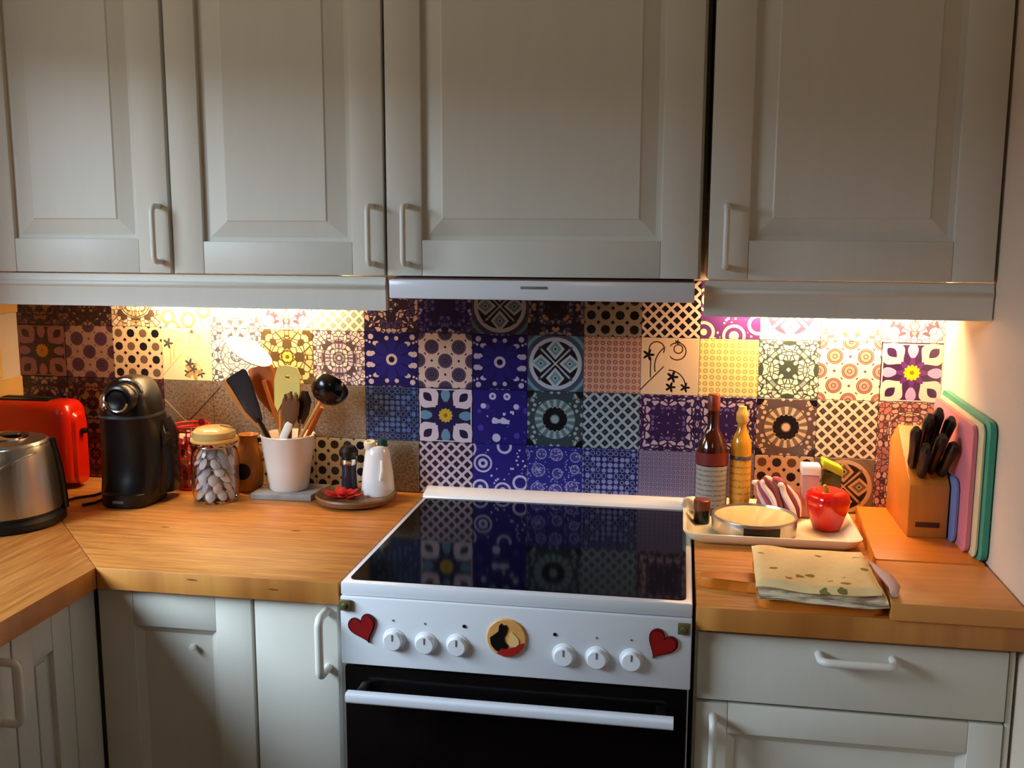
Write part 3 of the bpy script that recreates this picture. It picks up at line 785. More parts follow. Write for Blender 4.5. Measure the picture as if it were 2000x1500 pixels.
# glass jar with shells
jx, jy, jr = -.4525, -.138, .0525
t = thing('storage_jar', (jx, jy, Z), 'clip-top glass storage jar full of pale shells', 'jar')
obj('glass_body', lathe([(0, Z), (jr*.80, Z), (jr*.93, Z+0.0068), (jr, Z+0.0226), (jr, Z+0.0994), (jr*.93, Z+0.1153), (jr*.80, Z+0.1243), (jr*.80, Z+0.1333), (jr*.84, Z+0.1345), (jr*.84, Z+0.1379), (jr*.74, Z+0.1379), (jr*.74, Z+0.1243), (jr*.88, Z+0.1130), (jr-.003, Z+0.0972), (jr-.003, Z+0.0226), (jr*.86, Z+0.0068), (0, Z+0.0045)], (jx, jy, 0), 48), M_glass, t)
ld = obj('lid', lathe([(0, Z+0.1424), (jr*.86, Z+0.1424), (jr*.90, Z+0.1469), (jr*.88, Z+0.1582), (jr*.70, Z+0.1661), (jr*.40, Z+0.1684), (0, Z+0.1689)], (jx, jy, 0), 44), mat('lid_amber_glass', 'D0B070', .12, spec=.6), t)
obj('rubber_seal', lathe([(jr*.74, Z+0.1362), (jr*.97, Z+0.1362), (jr*.99, Z+0.1390), (jr*.97, Z+0.1429), (jr*.74, Z+0.1429)], (jx, jy, 0), 44), mat('seal_rubber', 'E0B25C', .6), t)
bm = tube(arcpts((jx, jy, Z+0.1266), jr*.87, 0, 2*PI, 30)[:-1], .0014, 6, cyc=True)
tube([(jx+jr*.87, jy, Z+0.1266), (jx+jr*1.12, jy, Z+0.1379), (jx+jr*1.05, jy, Z+0.1638), (jx+jr*.3, jy, Z+0.1706)], .0014, 6, bm=bm)
tube([(jx-jr*.87, jy, Z+0.1266), (jx-jr*1.10, jy, Z+0.1333), (jx-jr*1.02, jy, Z+0.1605)], .0014, 6, bm=bm)
obj('wire_clasp', bm, M_chrome, t)
M_sh = [mat('shell_%s' % n, c, .45, vary=.1, vscale=90) for n, c in (('white', 'E2DCD8'), ('grey', 'B4AEB4'), ('beige', 'D2BCA4'))]
nm = ('white', 'grey', 'beige'); k = 0
for L in range(6):
    for ring, cnt in ((.0345, 8), (.0140, 3)):
        for i in range(cnt):
            a = 2*PI*i/cnt + L*.5 + rr.uniform(-.1, .1)
            if L == 5 and ring > .02 and i % 2: continue
            c = (jx+ring*math.cos(a), jy+ring*math.sin(a), Z+.0175+L*.0178+rr.uniform(-.001, .001))
            Mr = Matrix.Rotation(a+rr.uniform(-.5, .5), 4, 'Z') @ Matrix.Rotation(rr.uniform(.5, 1.5), 4, 'Y')
            q = rr.choice((0, 0, 1, 2)); s = .0135
            o = obj('shell', lathe([(0, -.0045), (s*.6, -.004), (s*.95, -.001), (s, .0005), (s*.7, .0035), (s*.3, .0055), (0, .006)], c, 12, M=Mr, sx=1, sy=.82), M_sh[q])
            tag(o, '%s shell inside the clip-top glass jar' % nm[q], 'shell', 'shells in the clip-top glass jar')
# amber bottle vase behind the jar
vx, vy = -.4135, -.048
t = thing('jug', (vx, vy, Z), 'ochre ceramic jug with dark round mark behind jar and utensil crock', 'jug')
obj('body', lathe([(0, Z), (.024, Z), (.031, Z+0.0115), (.033, Z+0.0517), (.030, Z+0.0862), (.022, Z+0.1081), (.020, Z+0.1242), (.024, Z+0.1334), (.021, Z+0.1334), (.017, Z+0.1242), (0, Z+0.1150)], (vx, vy, 0), 32), mat('ochre_glaze', 'A86A28', .3, vary=.2, vscale=20), t)
obj('round_mark', lathe([(.019, 0), (.019, .004), (0, .005)], (vx-.002, vy-.0300, Z+.052), 24, M=Mh), M_black, t)
obj('ear_handle', tube(arcpts((vx+.027, vy, Z+0.0920), .020, -PI/2, PI/2, 10, 'xz'), .004, 8), bpy.data.materials['ochre_glaze'], t)

# slate trivet
t = obj('trivet', prism([(-.379, -.124), (-.238, -.117), (-.228, -.016), (-.376, -.012)], 2, Z, Z+.0145, .002), mat('grey_stone', '9A9490', .5, vary=.2, vscale=30))
tag(t, 'flat grey stone trivet under the white utensil crock', 'trivet')
# crock
ux, uy, uz = -.3090, -.0660, Z+.0145
t = thing('utensil_crock', (ux, uy, uz), 'tapered white ceramic utensil crock on a grey trivet', 'crock')
obj('pot', lathe([(0, uz), (.0405, uz), (.0440, uz+.004), (.0510, uz+.050), (.0560, uz+.088), (.0568, uz+.090), (.0600, uz+.122), (.0618, uz+.126), (.0585, uz+.128), (.0565, uz+.122), (.0450, uz+.05), (.0400, uz+.010), (0, uz+.008)], (ux, uy, 0), 52), mat('white_ceramic', 'E4DCD2', .3, coat=.3), t)
def stick(p0, p1, r0, r1=None, m=M_woodL, name='handle', par=None, flat=1):
    p0, p1 = Vector(p0), Vector(p1); r1 = r1 or r0
    return obj(name, tube([p0.lerp(p1, i/6) for i in range(7)], [r0+(r1-r0)*i/6 for i in range(7)], 10, flat=flat), m, par)
def paddle(pts, widths, th, m, name, par, nrm=(0, -1, 0), holes=None):
    """flat blade swept along pts with half widths; thickness th along nrm"""
    N = Vector(nrm).normalized(); secs = []
    P = [Vector(p) for p in pts]
    for i, p in enumerate(P):
        d = (P[min(i+1, len(P)-1)] - P[max(i-1, 0)]).normalized(); s = d.cross(N).normalized(); w_ = widths[i]
        secs.append([p+s*w_*math.cos(a)+N*th*math.sin(a) for a in [2*PI*k/14 for k in range(14)]])
    return obj(name, loft(secs), m, par)
zi = uz+.015
# black turner leaning left
t = thing('spatula', (ux-.01, uy, zi), 'black flat turner leaning left in the crock', 'spatula')
stick((ux+.012, uy-.004, zi), (ux-.062, uy-.020, zi+.150), .005, m=M_black, par=t)
paddle([(ux-.058, uy-.019, zi+.142), (ux-.073, uy-.023, zi+.172), (ux-.094, uy-.028, zi+.225), (ux-.105, uy-.030, zi+.247), (ux-.108, uy-.031, zi+.252)], [.009, .019, .026, .028, .023], .0022, mat('slate_nylon', '23222A', .4), 'blade', t)
# wooden fork-like spoon bending left, pale
t = thing('wooden_spoon', (ux, uy, zi), 'pale wooden spoon curving out leftmost of the crock', 'spoon')
P = [(ux-.005, uy+.010, zi), (ux-.038, uy+.004, zi+.075), (ux-.051, uy-.001, zi+.115), (ux-.092, uy-.005, zi+.152), (ux-.126, uy-.008, zi+.200), (ux-.143, uy-.008, zi+.236)]
obj('handle', tube(P, [.0045, .005, .006, .008, .009, .005], 10), M_woodL, t)
# big white spoon
t = thing('serving_spoon', (ux, uy, zi), 'large glossy white serving spoon, highest in the crock', 'spoon')
stick((ux+.018, uy+.004, zi), (ux-.050, uy-.008, zi+.235), .0045, m=M_woodO, par=t)
Mb = Matrix.Translation((ux-.078, uy-.020, zi+.298)) @ Matrix.Rotation(math.radians(31), 4, 'Y') @ Matrix.Rotation(math.radians(25), 4, 'X')
b = lathe([(0, -.012), (.022, -.010), (.038, -.004), (.046, .003), (.048, .006), (.045, .006), (.036, .000), (.020, -.005), (0, -.007)], (0, 0, 0), 32, sx=1.2, sy=.68)
bmesh.ops.transform(b, matrix=Mb, verts=b.verts); obj('bowl', b, M_whitep, t)
# orange wooden spatula
t = thing('wooden_spatula', (ux, uy, zi), 'broad orange wooden spatula behind the black turner', 'spatula')
stick((ux+.020, uy+.010, zi), (ux-.036, uy+.008, zi+.165), .005, m=M_woodO, par=t)
paddle([(ux-.034, uy+.008, zi+.160), (ux-.046, uy+.006, zi+.195), (ux-.056, uy+.004, zi+.235), (ux-.062, uy+.004, zi+.262), (ux-.063, uy+.004, zi+.266)], [.008, .024, .032, .031, .024], .003, M_woodO, 'blade', t)
# pale yellow slotted turner with a hole
t = thing('slotted_turner', (ux, uy, zi), 'pale yellow plastic turner with a round hole', 'turner')
stick((ux-.014, uy-.012, zi), (ux-.006, uy-.018, zi+.20), .0045, m=M_woodL, par=t)
ol = rrect(ux-.016, ux+.040, zi+.198, zi+.272, .014, 6)
ol = [p for p in ol]
b = bmesh.new()
N_ = 40; cxh, czh = ux+.013, zi+.246
def ray_out(a):
    best = None
    poly = [(ux-.020, zi+.168), (ux-.001, zi+.168), (ux+.004, zi+.200), (ux+.016, zi+.214), (ux+.040, zi+.196), (ux+.043, zi+.250), (ux+.036, zi+.268), (ux+.012, zi+.274), (ux-.010, zi+.268), (ux-.018, zi+.240)]
    d = (math.cos(a), math.sin(a)); o = None
    for i in range(len(poly)):
        p, q = poly[i], poly[(i+1) % len(poly)]
        ex, ez = q[0]-p[0], q[1]-p[1]; den = d[0]*ez-d[1]*ex
        if abs(den) < 1e-12: continue
        tt = ((p[0]-cxh)*ez-(p[1]-czh)*ex)/den; uu = ((p[0]-cxh)*d[1]-(p[1]-czh)*d[0])/den
        if tt > 0 and -1e-9 <= uu <= 1+1e-9 and (o is None or tt > o): o = tt
    return (cxh+d[0]*o, czh+d[1]*o)
ro = [ray_out(2*PI*i/N_) for i in range(N_)]; ri = [(cxh+.0055*math.cos(2*PI*i/N_), czh+.0045*math.sin(2*PI*i/N_)) for i in range(N_)]
yy0, yy1 = uy-.024, uy-.020
V = [[b.verts.new((p[0], y_, p[1])) for p in ring] for ring, y_ in ((ro, yy0), (ri, yy0), (ri, yy1), (ro, yy1))]
for A, B in ((V[0], V[1]), (V[1], V[2]), (V[2], V[3]), (V[3], V[0])):
    for i in range(N_): b.faces.new((A[i], A[(i+1) % N_], B[(i+1) % N_], B[i]))
obj('blade', b, M_yellowp, t)
# brown wooden fork
t = thing('salad_fork', (ux, uy, zi), 'brown wooden fork standing upright in front in the crock', 'fork')
stick((ux+.004, uy-.020, zi), (ux+.018, uy-.030, zi+.140), .0045, .006, m=M_woodD, par=t)
paddle([(ux+.017, uy-.029, zi+.135), (ux+.020, uy-.031, zi+.165), (ux+.023, uy-.032, zi+.190), (ux+.024, uy-.033, zi+.200)], [.008, .020, .021, .018], .003, M_woodD, 'head', t)
for k_ in (-.013, -.0, .013):
    stick((ux+.024+k_, uy-.033, zi+.196), (ux+.025+k_*1.05, uy-.034, zi+.216-abs(k_)*.5), .004, .0025, m=M_woodD, name='tine', par=t)
# steel whisk-like grey spoon
t = thing('metal_spoon', (ux, uy, zi), 'dark steel spoon between brown fork and black ladle', 'spoon')
stick((ux+.016, uy-.004, zi), (ux+.038, uy-.012, zi+.150), .004, m=M_steel, par=t)
paddle([(ux+.036, uy-.012, zi+.140), (ux+.043, uy-.013, zi+.165), (ux+.048, uy-.014, zi+.195), (ux+.050, uy-.014, zi+.215)], [.007, .015, .017, .007], .003, mat('dark_steel', '4A443E', .3, metal=.9), 'bowl', t)
# ladle
t = thing('ladle', (ux, uy, zi), 'round black ladle with wooden handle, rightmost in the crock', 'ladle')
stick((ux-.030, uy-.006, zi), (ux+.098, uy-.046, zi+.198), .0042, m=M_woodL, par=t)
Ml = Matrix.Translation((ux+.112, uy-.020, zi+.226)) @ Matrix.Rotation(math.radians(14), 4, 'Y') @ Matrix.Rotation(math.radians(-52), 4, 'X')
pr = [(.0425*math.sin(PI/2*i/8), -.0395*math.cos(PI/2*i/8)) for i in range(9)] + [(.0405*math.sin(PI/2*i/8), -.0370*math.cos(PI/2*i/8)) for i in range(8, -1, -1)]
b = lathe(pr, (0, 0, 0), 36); bmesh.ops.transform(b, matrix=Ml, verts=b.verts); obj('bowl', b, M_blackgloss, t)
# orange-brown wooden stirrer right
t = thing('wooden_stirrer', (ux, uy, zi), 'brown wooden stirrer leaning right below the ladle', 'stirrer')
stick((ux-.01, uy+.016, zi), (ux+.078, uy+.010, zi+.175), .005, .0065, m=M_woodO, par=t)
# white handled tool
t = thing('peeler', (ux+.01, uy-.03, zi), 'utensil with short bright white handle over the crock rim', 'peeler')
stick((ux-.012, uy-.030, zi+.060), (ux+.006, uy-.042, zi+.112), .003, m=M_chrome, name='blade', par=t)
paddle([(ux+.002, uy-.041, zi+.104), (ux+.008, uy-.043, zi+.114), (ux+.022, uy-.047, zi+.140), (ux+.026, uy-.048, zi+.147)], [.007, .0095, .0095, .007], .004, M_whitep, 'handle', t)

# round wooden plate
px_, py_ = -.140, -.094
o = obj('round_board', lathe([(0, Z), (.070, Z), (.087, Z+.006), (.0905, Z+.016), (.0885, Z+.0200), (.080, Z+.0160), (.070, Z+.0105), (0, Z+.0100)], (px_, py_, 0), 56), mat('dark_turned_wood', '7E5634', .45, vary=.2, vscale=10, stretch=(1, 6, 1)))
tag(o, 'round brown wooden dish carrying the shaker and pepper mill', 'dish')
zp = Z+.0105
# crumpled red ribbon/flower
t = thing('red_flower', (-.168, -.112, zp), 'small bright red fabric flower on the round wooden dish', 'flower')
M_rf = mat('red_fabric', 'C81414', .6)
for i in range(9):
    a = 2*PI*i/9; rr_ = .020 if i % 2 else .027
    b = lathe([(0, -.002), (.010, -.001), (.012, .001), (.006, .003), (0, .0035)], (0, 0, 0), 14, sx=1.35, sy=.8)
    Mq = Matrix.Translation((-.166+rr_*1.2*math.cos(a), -.110+rr_*.8*math.sin(a), zp+.006+.005*(i % 2))) @ Matrix.Rotation(a, 4, 'Z') @ Matrix.Rotation(-.35, 4, 'Y')
    bmesh.ops.transform(b, matrix=Mq, verts=b.verts); obj('petal', b, M_rf, t)
obj('centre', lathe([(0, zp+.002), (.012, zp+.004), (.012, zp+.016), (.006, zp+.023), (0, zp+.025)], (-.166, -.110, 0), 18), M_rf, t)
# white shaker
sx_, sy_ = -.100, -.058
t = thing('salt_shaker', (sx_, sy_, zp), 'tapered white shaker with green cap on the round dish', 'shaker')
obj('body', lathe([(0, zp), (.036, zp), (.038, zp+0.0044), (.035, zp+0.0440), (.028, zp+0.0935), (.024, zp+0.1078), (.020, zp+0.1122), (0, zp+0.1122)], (sx_, sy_, 0), 36), mat('white_glaze', 'EDEAEA', .25, coat=.4), t)
obj('spout', lathe([(.012, 0), (.014, .010), (.012, .016), (.007, .017), (.006, .010)], (sx_-.014, sy_-.010, zp+0.1067), 20, M=Matrix.Rotation(.2, 4, 'X')), M_cream, t)
obj('cap', lathe([(.010, zp+0.1056), (.012, zp+0.1122), (.010, zp+0.1254), (0, zp+0.1287)], (sx_+.012, sy_, 0), 18), mat('green_cap', '1F3A38', .3), t)
obj('side_grip', tube([(sx_+.018, sy_-.026, zp+0.0825), (sx_+.020, sy_-.034, zp+0.0605), (sx_+.016, sy_-.035, zp+0.0385)], .0035, 8), M_whitep, t)
# pepper mill
mx_, my_ = -.172, -.046
t = thing('pepper_mill', (mx_, my_, zp), 'small glass pepper mill with dark top behind the red flower', 'pepper mill')
obj('glass_body', lathe([(0, zp), (.018, zp), (.019, zp+0.0043), (.016, zp+0.0486), (.018, zp+0.0626), (0, zp+0.0626)], (mx_, my_, 0), 28), mat('smoked_glass', '2C2A34', .08), t)
obj('collar', lathe([(.0185, zp+0.0626), (.020, zp+0.0670), (.019, zp+0.0756), (.015, zp+0.0778)], (mx_, my_, 0), 28), M_chrome, t)
obj('top', lathe([(.014, zp+0.0767), (.021, zp+0.0821), (.022, zp+0.0929), (.015, zp+0.1037), (0, zp+0.1069)], (mx_, my_, 0), 28), M_black, t)

# ---------------------------------------------------------------- objects on the right worktop
# wooden boards at the right
t = thing('serving_board', (1.0, -.34, Z), 'large thick two-plank wooden board against the right wall', 'board')
obj('plank', prism([(.940, -.050), (.917, -.399), (1.100, -.399), (1.100, -.050)], 2, Z, Z+.031, .002), M_board, t)
obj('plank', prism([(.9165, -.401), (.903, -.612), (1.102, -.612), (1.102, -.401)], 2, Z, Z+.029, .002), M_board2, t)
ZB = Z+.031
# tray
t = thing('tray', (.755, -.14, Z), 'cream rectangular tray with raised rim holding scale and pepper pot', 'tray')
def trs(x0_, x1_, y0_, y1_, r, z): return [(p[0], p[1], z) for p in rrect(x0_, x1_, y0_, y1_, r, 7)]
g = .012
A = (.583, .918, -.290, -.010)
secs = [trs(A[0]+.022, A[1]-.022, A[2]+.022, A[3]-.022, .02, Z+.001), trs(A[0]+.008, A[1]-.008, A[2]+.008, A[3]-.008, .026, Z+.010), trs(A[0], A[1], A[2], A[3], .03, Z+.022), trs(A[0]-.001, A[1]+.001, A[2]-.001, A[3]+.001, .03, Z+.025), trs(A[0]+.006, A[1]-.006, A[2]+.006, A[3]-.006, .027, Z+.0245), trs(A[0]+.016, A[1]-.016, A[2]+.016, A[3]-.016, .02, Z+.012), trs(A[0]+.024, A[1]-.024, A[2]+.024, A[3]-.024, .018, Z+.006)]
obj('tray_body', loft(secs), M_cream, t)
ZT = Z+.006
# dark whisky-like bottle
M_amber = mat('dark_amber_glass', '3A1206', .08, spec=.7)
bx, by = .640, -.062
t = thing('bottle', (bx, by, ZT), 'tall dark amber bottle with grey label, left rear of the tray', 'bottle')
z = ZT
obj('glass', lathe([(0, z), (.030, z), (.0325, z+.004), (.0325, z+.128), (.030, z+.148), (.020, z+.170), (.0125, z+.185), (.0115, z+.232), (0, z+.232)], (bx, by, 0), 40), M_amber, t)
obj('cap', lathe([(.0125, z+.222), (.0130, z+.226), (.0130, z+.254), (.011, z+.257), (0, z+.257)], (bx, by, 0), 28), mat('rust_cap', '7A3014', .35), t)
obj('label', lathe([(.0329, z+.018), (.0331, z+.018), (.0331, z+.106), (.0329, z+.106)], (bx, by, 0), 40), xmat('grey_label', lambda x, y, z: cmix((frac(z*95) < 0.35)*(noise(x*60, z*200, 3.0) > 0.45), '9A958E', '6C6862'), rough=.5), t)
obj('label_band', lathe([(.0329, z+.108), (.0331, z+.108), (.0331, z+.134), (.0326, z+.134)], (bx, by, 0), 40), mat('label_red', '6A1A12', .5), t)
# oil bottle
bx, by = .700, -.052
t = thing('bottle', (bx, by, ZT), 'slim clear bottle of yellow oil beside the dark bottle', 'bottle')
obj('glass', lathe([(0, z), (.019, z), (.0215, z+.004), (.0215, z+.150), (.016, z+.168), (.0095, z+.180), (.009, z+.205), (0, z+.205)], (bx, by, 0), 36), mat('yellow_oil_glass', 'C88A1E', .1, spec=.7), t)
obj('label', lathe([(.0217, z+.030), (.0220, z+.030), (.0220, z+.118), (.0217, z+.118)], (bx, by, 0), 36), xmat('yellow_label', lambda x, y, z: cmix((frac(z*70) < 0.3)*(noise(x*80, z*160, 3.0) > 0.5), 'D9A038', 'A06A18'), rough=.5), t)
obj('collar', lathe([(.0225, z+.118), (.0225, z+.124), (.0215, z+.126)], (bx, by, 0), 30), mat('grey_foil', '4A464A', .4), t)
obj('stopper', lathe([(.0105, z+.196), (.0125, z+.200), (.0125, z+.216), (.009, z+.222), (.008, z+.230), (0, z+.231)], (bx, by, 0), 24), mat('cork_yellow', 'D8A848', .5), t)
# small spice jar with black lid at left of tray
bx, by = .620, -.145
t = thing('spice_jar', (bx, by, ZT), 'small brown spice jar with black band at the left end of tray', 'jar')
obj('glass', lathe([(0, z), (.015, z), (.0165, z+.003), (.0165, z+.030), (0, z+.030)], (bx, by, 0), 24), mat('black_content', '0C0A08', .2), t)
obj('lid', lathe([(.0172, z+.029), (.0172, z+.048), (.015, z+.050), (0, z+.050)], (bx, by, 0), 24), mat('rust_lid', '6A2A10', .4), t)
# round kitchen scale / steel tin
bx, by = .722, -.192
t = thing('kitchen_scale', (bx, by, ZT), 'low round steel kitchen scale with black display on the tray', 'scale')
obj('rim', lathe([(0, z), (.078, z), (.082, z+.003), (.0845, z+.032), (.0835, z+.036), (.080, z+.0365), (.0785, z+.032), (0, z+.030)], (bx, by, 0), 60), M_steel, t)
obj('glass_plate', lathe([(0, z+.0295), (.0775, z+.0295), (.0778, z+.0325), (0, z+.0330)], (bx, by, 0), 56), mat('scale_plate', 'D9C68C', .12, spec=.6, coat=.4), t)
b = bmesh.new(); vs = []
for i in range(9):
    a = -PI/2+.12+(-.42+.84*i/8); vs.append((b.verts.new((bx+.0838*math.cos(a), by+.0838*math.sin(a), z+.013)), b.verts.new((bx+.0858*math.cos(a), by+.0858*math.sin(a), z+.013)), b.verts.new((bx+.0862*math.cos(a), by+.0862*math.sin(a), z+.0300)), b.verts.new((bx+.0838*math.cos(a), by+.0838*math.sin(a), z+.0300))))
for A_, B_ in zip(vs, vs[1:]):
    for i in range(4): b.faces.new((A_[i], A_[(i+1) % 4], B_[(i+1) % 4], B_[i]))
b.faces.new(vs[0]); b.faces.new(vs[-1][::-1])
obj('display', b, M_black, t)
# striped crumpled napkin
t = thing('napkin', (.773, -.062, ZT), 'crumpled pink and white striped napkin between oil bottle and pink jar', 'napkin')
M_np = [mat('napkin_white', 'E4C8BC', .8), mat('napkin_pink', 'A85060', .8), mat('napkin_wine', '6E2A34', .8)]
nx, ny = .775, -.062
for i in range(11):
    k_ = i/10; x0_ = nx-.040+.070*k_
    h_ = .062+.018*math.sin(PI*k_)+.004*rr.uniform(-1, 1)
    P = []
    for j in range(9):
        q = j/8
        P.append((x0_-.010+.034*q+.004*math.sin(q*7+i), ny-.018-.022*q+.012*math.sin(q*PI)+.010*math.cos(i*1.3), ZT+.008+h_*(math.cos(q*PI/2)**.8)*(1-.15*(k_))))
    obj('fold', tube(P, [.0045, .0062, .0068, .007, .007, .007, .0065, .006, .004], 9), M_np[(0, 1, 0, 2, 0, 1, 1, 0, 2, 0, 1)[i]], t)
obj('core', lathe([(0, ZT), (.032, ZT), (.038, ZT+.02), (.034, ZT+.05), (.018, ZT+.070), (0, ZT+.074)], (nx, ny+.006, 0), 20, sx=1.05, sy=.7), M_np[1], t)
# pink jar with white lid
bx, by = .843, -.058
t = thing('shaker_jar', (bx, by, ZT), 'square pink jar with white lid behind the red pepper pot', 'jar')
obj('body', box(bx-.018, bx+.018, by-.018, by+.018, ZT, ZT+.092, .004), mat('pink_salt', 'CF9C90', .35), t)
obj('lid', box(bx-.0195, bx+.0195, by-.0195, by+.0195, ZT+.092, ZT+.114, .004), M_whitep, t)
# green topped jar
bx, by = .888, -.045
t = thing('herb_jar', (bx, by, ZT), 'olive herb jar with slanted lime green lid', 'jar')
obj('body', box(bx-.019, bx+.019, by-.018, by+.018, ZT, ZT+.098, .005), mat('olive_glass', '4E4A1E', .2), t)
b = box(bx-.021, bx+.021, by-.020, by+.020, ZT+.098, ZT+.116, .003)
for v in b.verts: v.co.z -= (v.co.x-bx)*.45
obj('lid', b, mat('lime_lid', 'B8BC28', .4), t)
# red bell pepper pot
bx, by = .8675, -.150
t = thing('pepper_pot', (bx, by, ZT), 'glossy red bell-pepper-shaped pot standing on the tray', 'pot')
secs = []
for q, rad in ((0, .018), (.004, .026), (.02, .032), (.04, .0375), (.055, .041), (.068, .041), (.078, .037), (.083, .030), (.082, .022), (.078, .014)):
    ring = []
    for i in range(48):
        a = 2*PI*i/48; rr_ = rad*(1+.065*math.cos(4*a+.6)*(0.4+q*8))
        ring.append((bx+rr_*math.cos(a), by+rr_*math.sin(a), ZT+q))
    secs.append(ring)
obj('body', loft(secs), mat('red_glaze', 'D0120C', .15, coat=.6), t)
obj('stem', tube([(bx-.003, by, ZT+.076), (bx-.004, by, ZT+.086), (bx-.008, by-.002, ZT+.092)], [.006, .0045, .0035], 10), mat('stem_green', '7A8A2A', .4), t)

# paddle board with towel
t = thing('paddle_board', (.75, -.5, Z), 'small wooden paddle board with its handle pointing left under the towel', 'board')
obj('blade', prism(rrect(.704, .898, -.598, -.405, .018), 2, Z, Z+.020, .003), M_board, t)
hp = [(.706, -.478), (.706, -.536), (.690, -.526), (.66, -.520), (.630, -.522), (.613, -.514), (.608, -.500), (.614, -.487), (.63, -.482), (.66, -.486), (.69, -.484)]
obj('handle', prism(hp, 2, Z+.0005, Z+.0195, .004), M_board, t)
def towelfn(x, y, z):
    d, r, g = voro(x, y*1.5, 30.0)
    n = noise(x, y, 60, 3)
    base = cmix(mn(mx((n-.4)*1.5, 0.0), .4), 'FFE3A4', 'F8CF88')
    m = (d + (n-.5)*0.9) < 0.24
    col = cmix(r > .5, '8E8244', 'C0504A'); col = cmix(g > .7, col, 'A87A30')
    c = cmix(m*(g > .15), base, col)
    return c
M_towel = xmat('printed_towel', towelfn, rough=.85, spec=.2)
def hemfn(x, y, z):
    n = noise(x*1.0, z*6.0+y, 22, 3)
    return cmix(mn(mx((n-.42)*5.0, 0.0), 1.0), 'EBDCB8', 'A48A74')
M_hem = xmat('towel_hem', hemfn, rough=.9, spec=.2)
t = thing('tea_towel', (.80, -.5, Z+.014), 'folded cream printed tea towel lying on the paddle board', 'towel')
def towel_layer(x0_, x1_, y0_, y1_, zz, th, seed, name, m):
    r_ = random.Random(seed); ph = r_.uniform(0, 6); nx_, ny_ = 26, 20; b = bmesh.new(); G = []
    def zw(u, v): return .0022*math.sin(5*u+ph)+.0018*math.sin(8*v+ph*2)+.0012*math.sin(13*u-7*v)
    for side in (0, 1):
        g_ = []
        for j in range(ny_+1):
            row = []
            for i in range(nx_+1):
                u, v = i/nx_, j/ny_
                x = x0_+(x1_-x0_)*u + (y0_ < 0)*(1-v)*(u-.5)*.0; y = y0_+(y1_-y0_)*v
                x -= (1-v)*.006*(1-u) - (v)*.0
                y += .004*math.sin(u*6+ph)*(1-v)
                e = min(u, 1-u, v, 1-v)*12; rnd = min(1, e); rd = math.sqrt(max(0, 1-(1-rnd)**2))
                half = th/2*rd
                zc2 = zz+th/2+zw(u, v)*(.5 if side == 0 else 1)
                sag = -.010*max(0, (.10-v)/.10)*.6 if y < -.600 else 0
                row.append((x, y, zc2 + (half if side else -half) + sag))
            g_.append(row)
        G.append(g_)
    V_ = [[[b.verts.new(p) for p in row] for row in g_] for g_ in G]
    for s in (0, 1):
        for j in range(ny_):
            for i in range(nx_):
                q = (V_[s][j][i], V_[s][j][i+1], V_[s][j+1][i+1], V_[s][j+1][i]); b.faces.new(q if s else q[::-1])
    bmesh.ops.remove_doubles(b, verts=b.verts, dist=1e-5)
    bmesh.ops.recalc_face_normals(b, faces=b.faces)
    return obj(name, b, m, t, sharp=60)
towel_layer(.708, .902, -.612, -.400, Z+.0205, .008, 1, 'fold', M_hem)
towel_layer(.705, .900, -.608, -.398, Z+.0285, .008, 2, 'fold', M_hem)
towel_layer(.703, .893, -.604, -.396, Z+.0368, .009, 3, 'fold', M_towel)
P = [(.896, -.445, Z+.040), (.903, -.49, Z+.042), (.911, -.54, Z+.044), (.914, -.575, Z+.043), (.908, -.605, Z+.040)]
obj('loose_corner', tube(P, [.004, .007, .010, .009, .006], 10, flat=.7), mat('towel_pink', 'CFA898', .9), t)

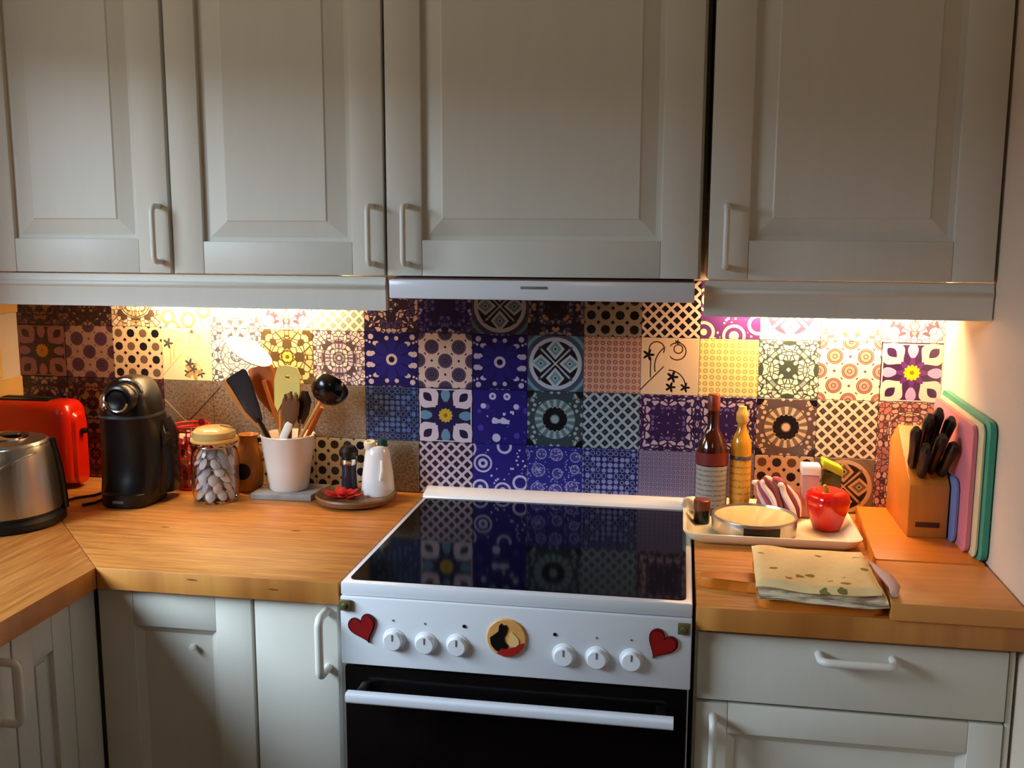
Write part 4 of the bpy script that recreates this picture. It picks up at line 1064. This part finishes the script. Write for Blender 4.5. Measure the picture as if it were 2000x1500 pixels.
# knife block
t = thing('knife_block', (1.035, -.17, ZB), 'orange wooden knife block with slanted top beside the cutting mats', 'knife block')
kx0, kx1 = .999, 1.0705
obj('block', prism([(-.255, ZB), (-.255, ZB+.100), (-.245, ZB+.108), (-.120, ZB+.190), (-.055, ZB+.150), (-.055, ZB)], 0, kx0, kx1, .002), M_block, t)
obj('badge', box(kx0+.014, kx1-.014, -.2562, -.2545, ZB+.020, ZB+.030, .0005), mat('burnt_mark', '4A1E0C', .6), t)
obj('foot', box(kx0+.003, kx1-.003, -.250, -.06, ZB-.0005, ZB+.003), M_black, t)
M_kn = mat('knife_handle', '1C1210', .3)
pos = [(1.010, -.215, .105, -.10), (1.022, -.235, .085, -.05), (1.024, -.195, .115, .02), (1.040, -.225, .100, .05), (1.043, -.185, .120, .0), (1.057, -.230, .085, .12), (1.058, -.190, .105, .08)]
lab = ('leftmost', 'second from left, in the lower row', 'tall one in the upper left', 'middle one of the lower row', 'tallest one in the middle of the upper row', 'rightmost of the lower row', 'rightmost of the upper row')
for (x_, y_, L_, tx), lb in zip(pos, lab):
    zs = ZB+.108+(y_+.245)*.656
    p0 = Vector((x_, y_, zs)); d = Vector((tx, -.58, .80)).normalized()
    k = thing('knife', p0, 'black-handled knife in the block, '+lb, 'knife', 'knives in the wooden block')
    obj('handle', tube([p0+d*.004, p0+d*.014, p0+d*L_*.35, p0+d*L_*.6, p0+d*L_*.9, p0+d*L_], [.0080, .0098, .0090, .0096, .0105, .0060], 12, flat=1.35), M_kn, k)
    obj('bolster', tube([p0-d*.002, p0+d*.005], .0062, 10), M_chrome, k)
    for q in (.3, .55, .8): obj('rivet', lathe([(.0018, 0), (.0016, .0012), (0, .0016)], p0+d*L_*q+Vector((-.0072, 0, 0)), 8, M=Matrix.Rotation(-PI/2, 4, 'Y')), M_chrome, k)

# cutting mats standing against the right wall
def cmatboard(x0_, x1_, yfr, ybk, h0, h1, m, label):
    b = bmesh.new(); pr = rrect(yfr, ybk, ZB, ZB+h0, .018, 6)
    o = obj('cutting_mat', prism([(p, q if q < ZB+.05 else q+(p-yfr)/(ybk-yfr)*(h1-h0)) for p, q in pr], 0, x0_, x1_, .001), m)
    tag(o, label, 'cutting mat', 'cutting mats leaning on the right wall')
cmatboard(1.0930, 1.1030, -.395, -.060, .248, .256, mat('mat_green', '2E9078', .35), 'teal green cutting mat, nearest to the wall and tallest')
cmatboard(1.0882, 1.0915, -.375, -.060, .240, .246, mat('mat_cream', 'D2C49C', .45), 'thin cream cutting mat between the green and pink ones')
cmatboard(1.0796, 1.0868, -.345, -.060, .232, .240, mat('mat_pink', 'C87884', .4), 'pink cutting mat beside the knife block')
cmatboard(1.0735, 1.0780, -.290, -.060, .120, .126, mat('mat_blue', '6A7CB0', .4), 'low blue cutting mat right behind the knife block')
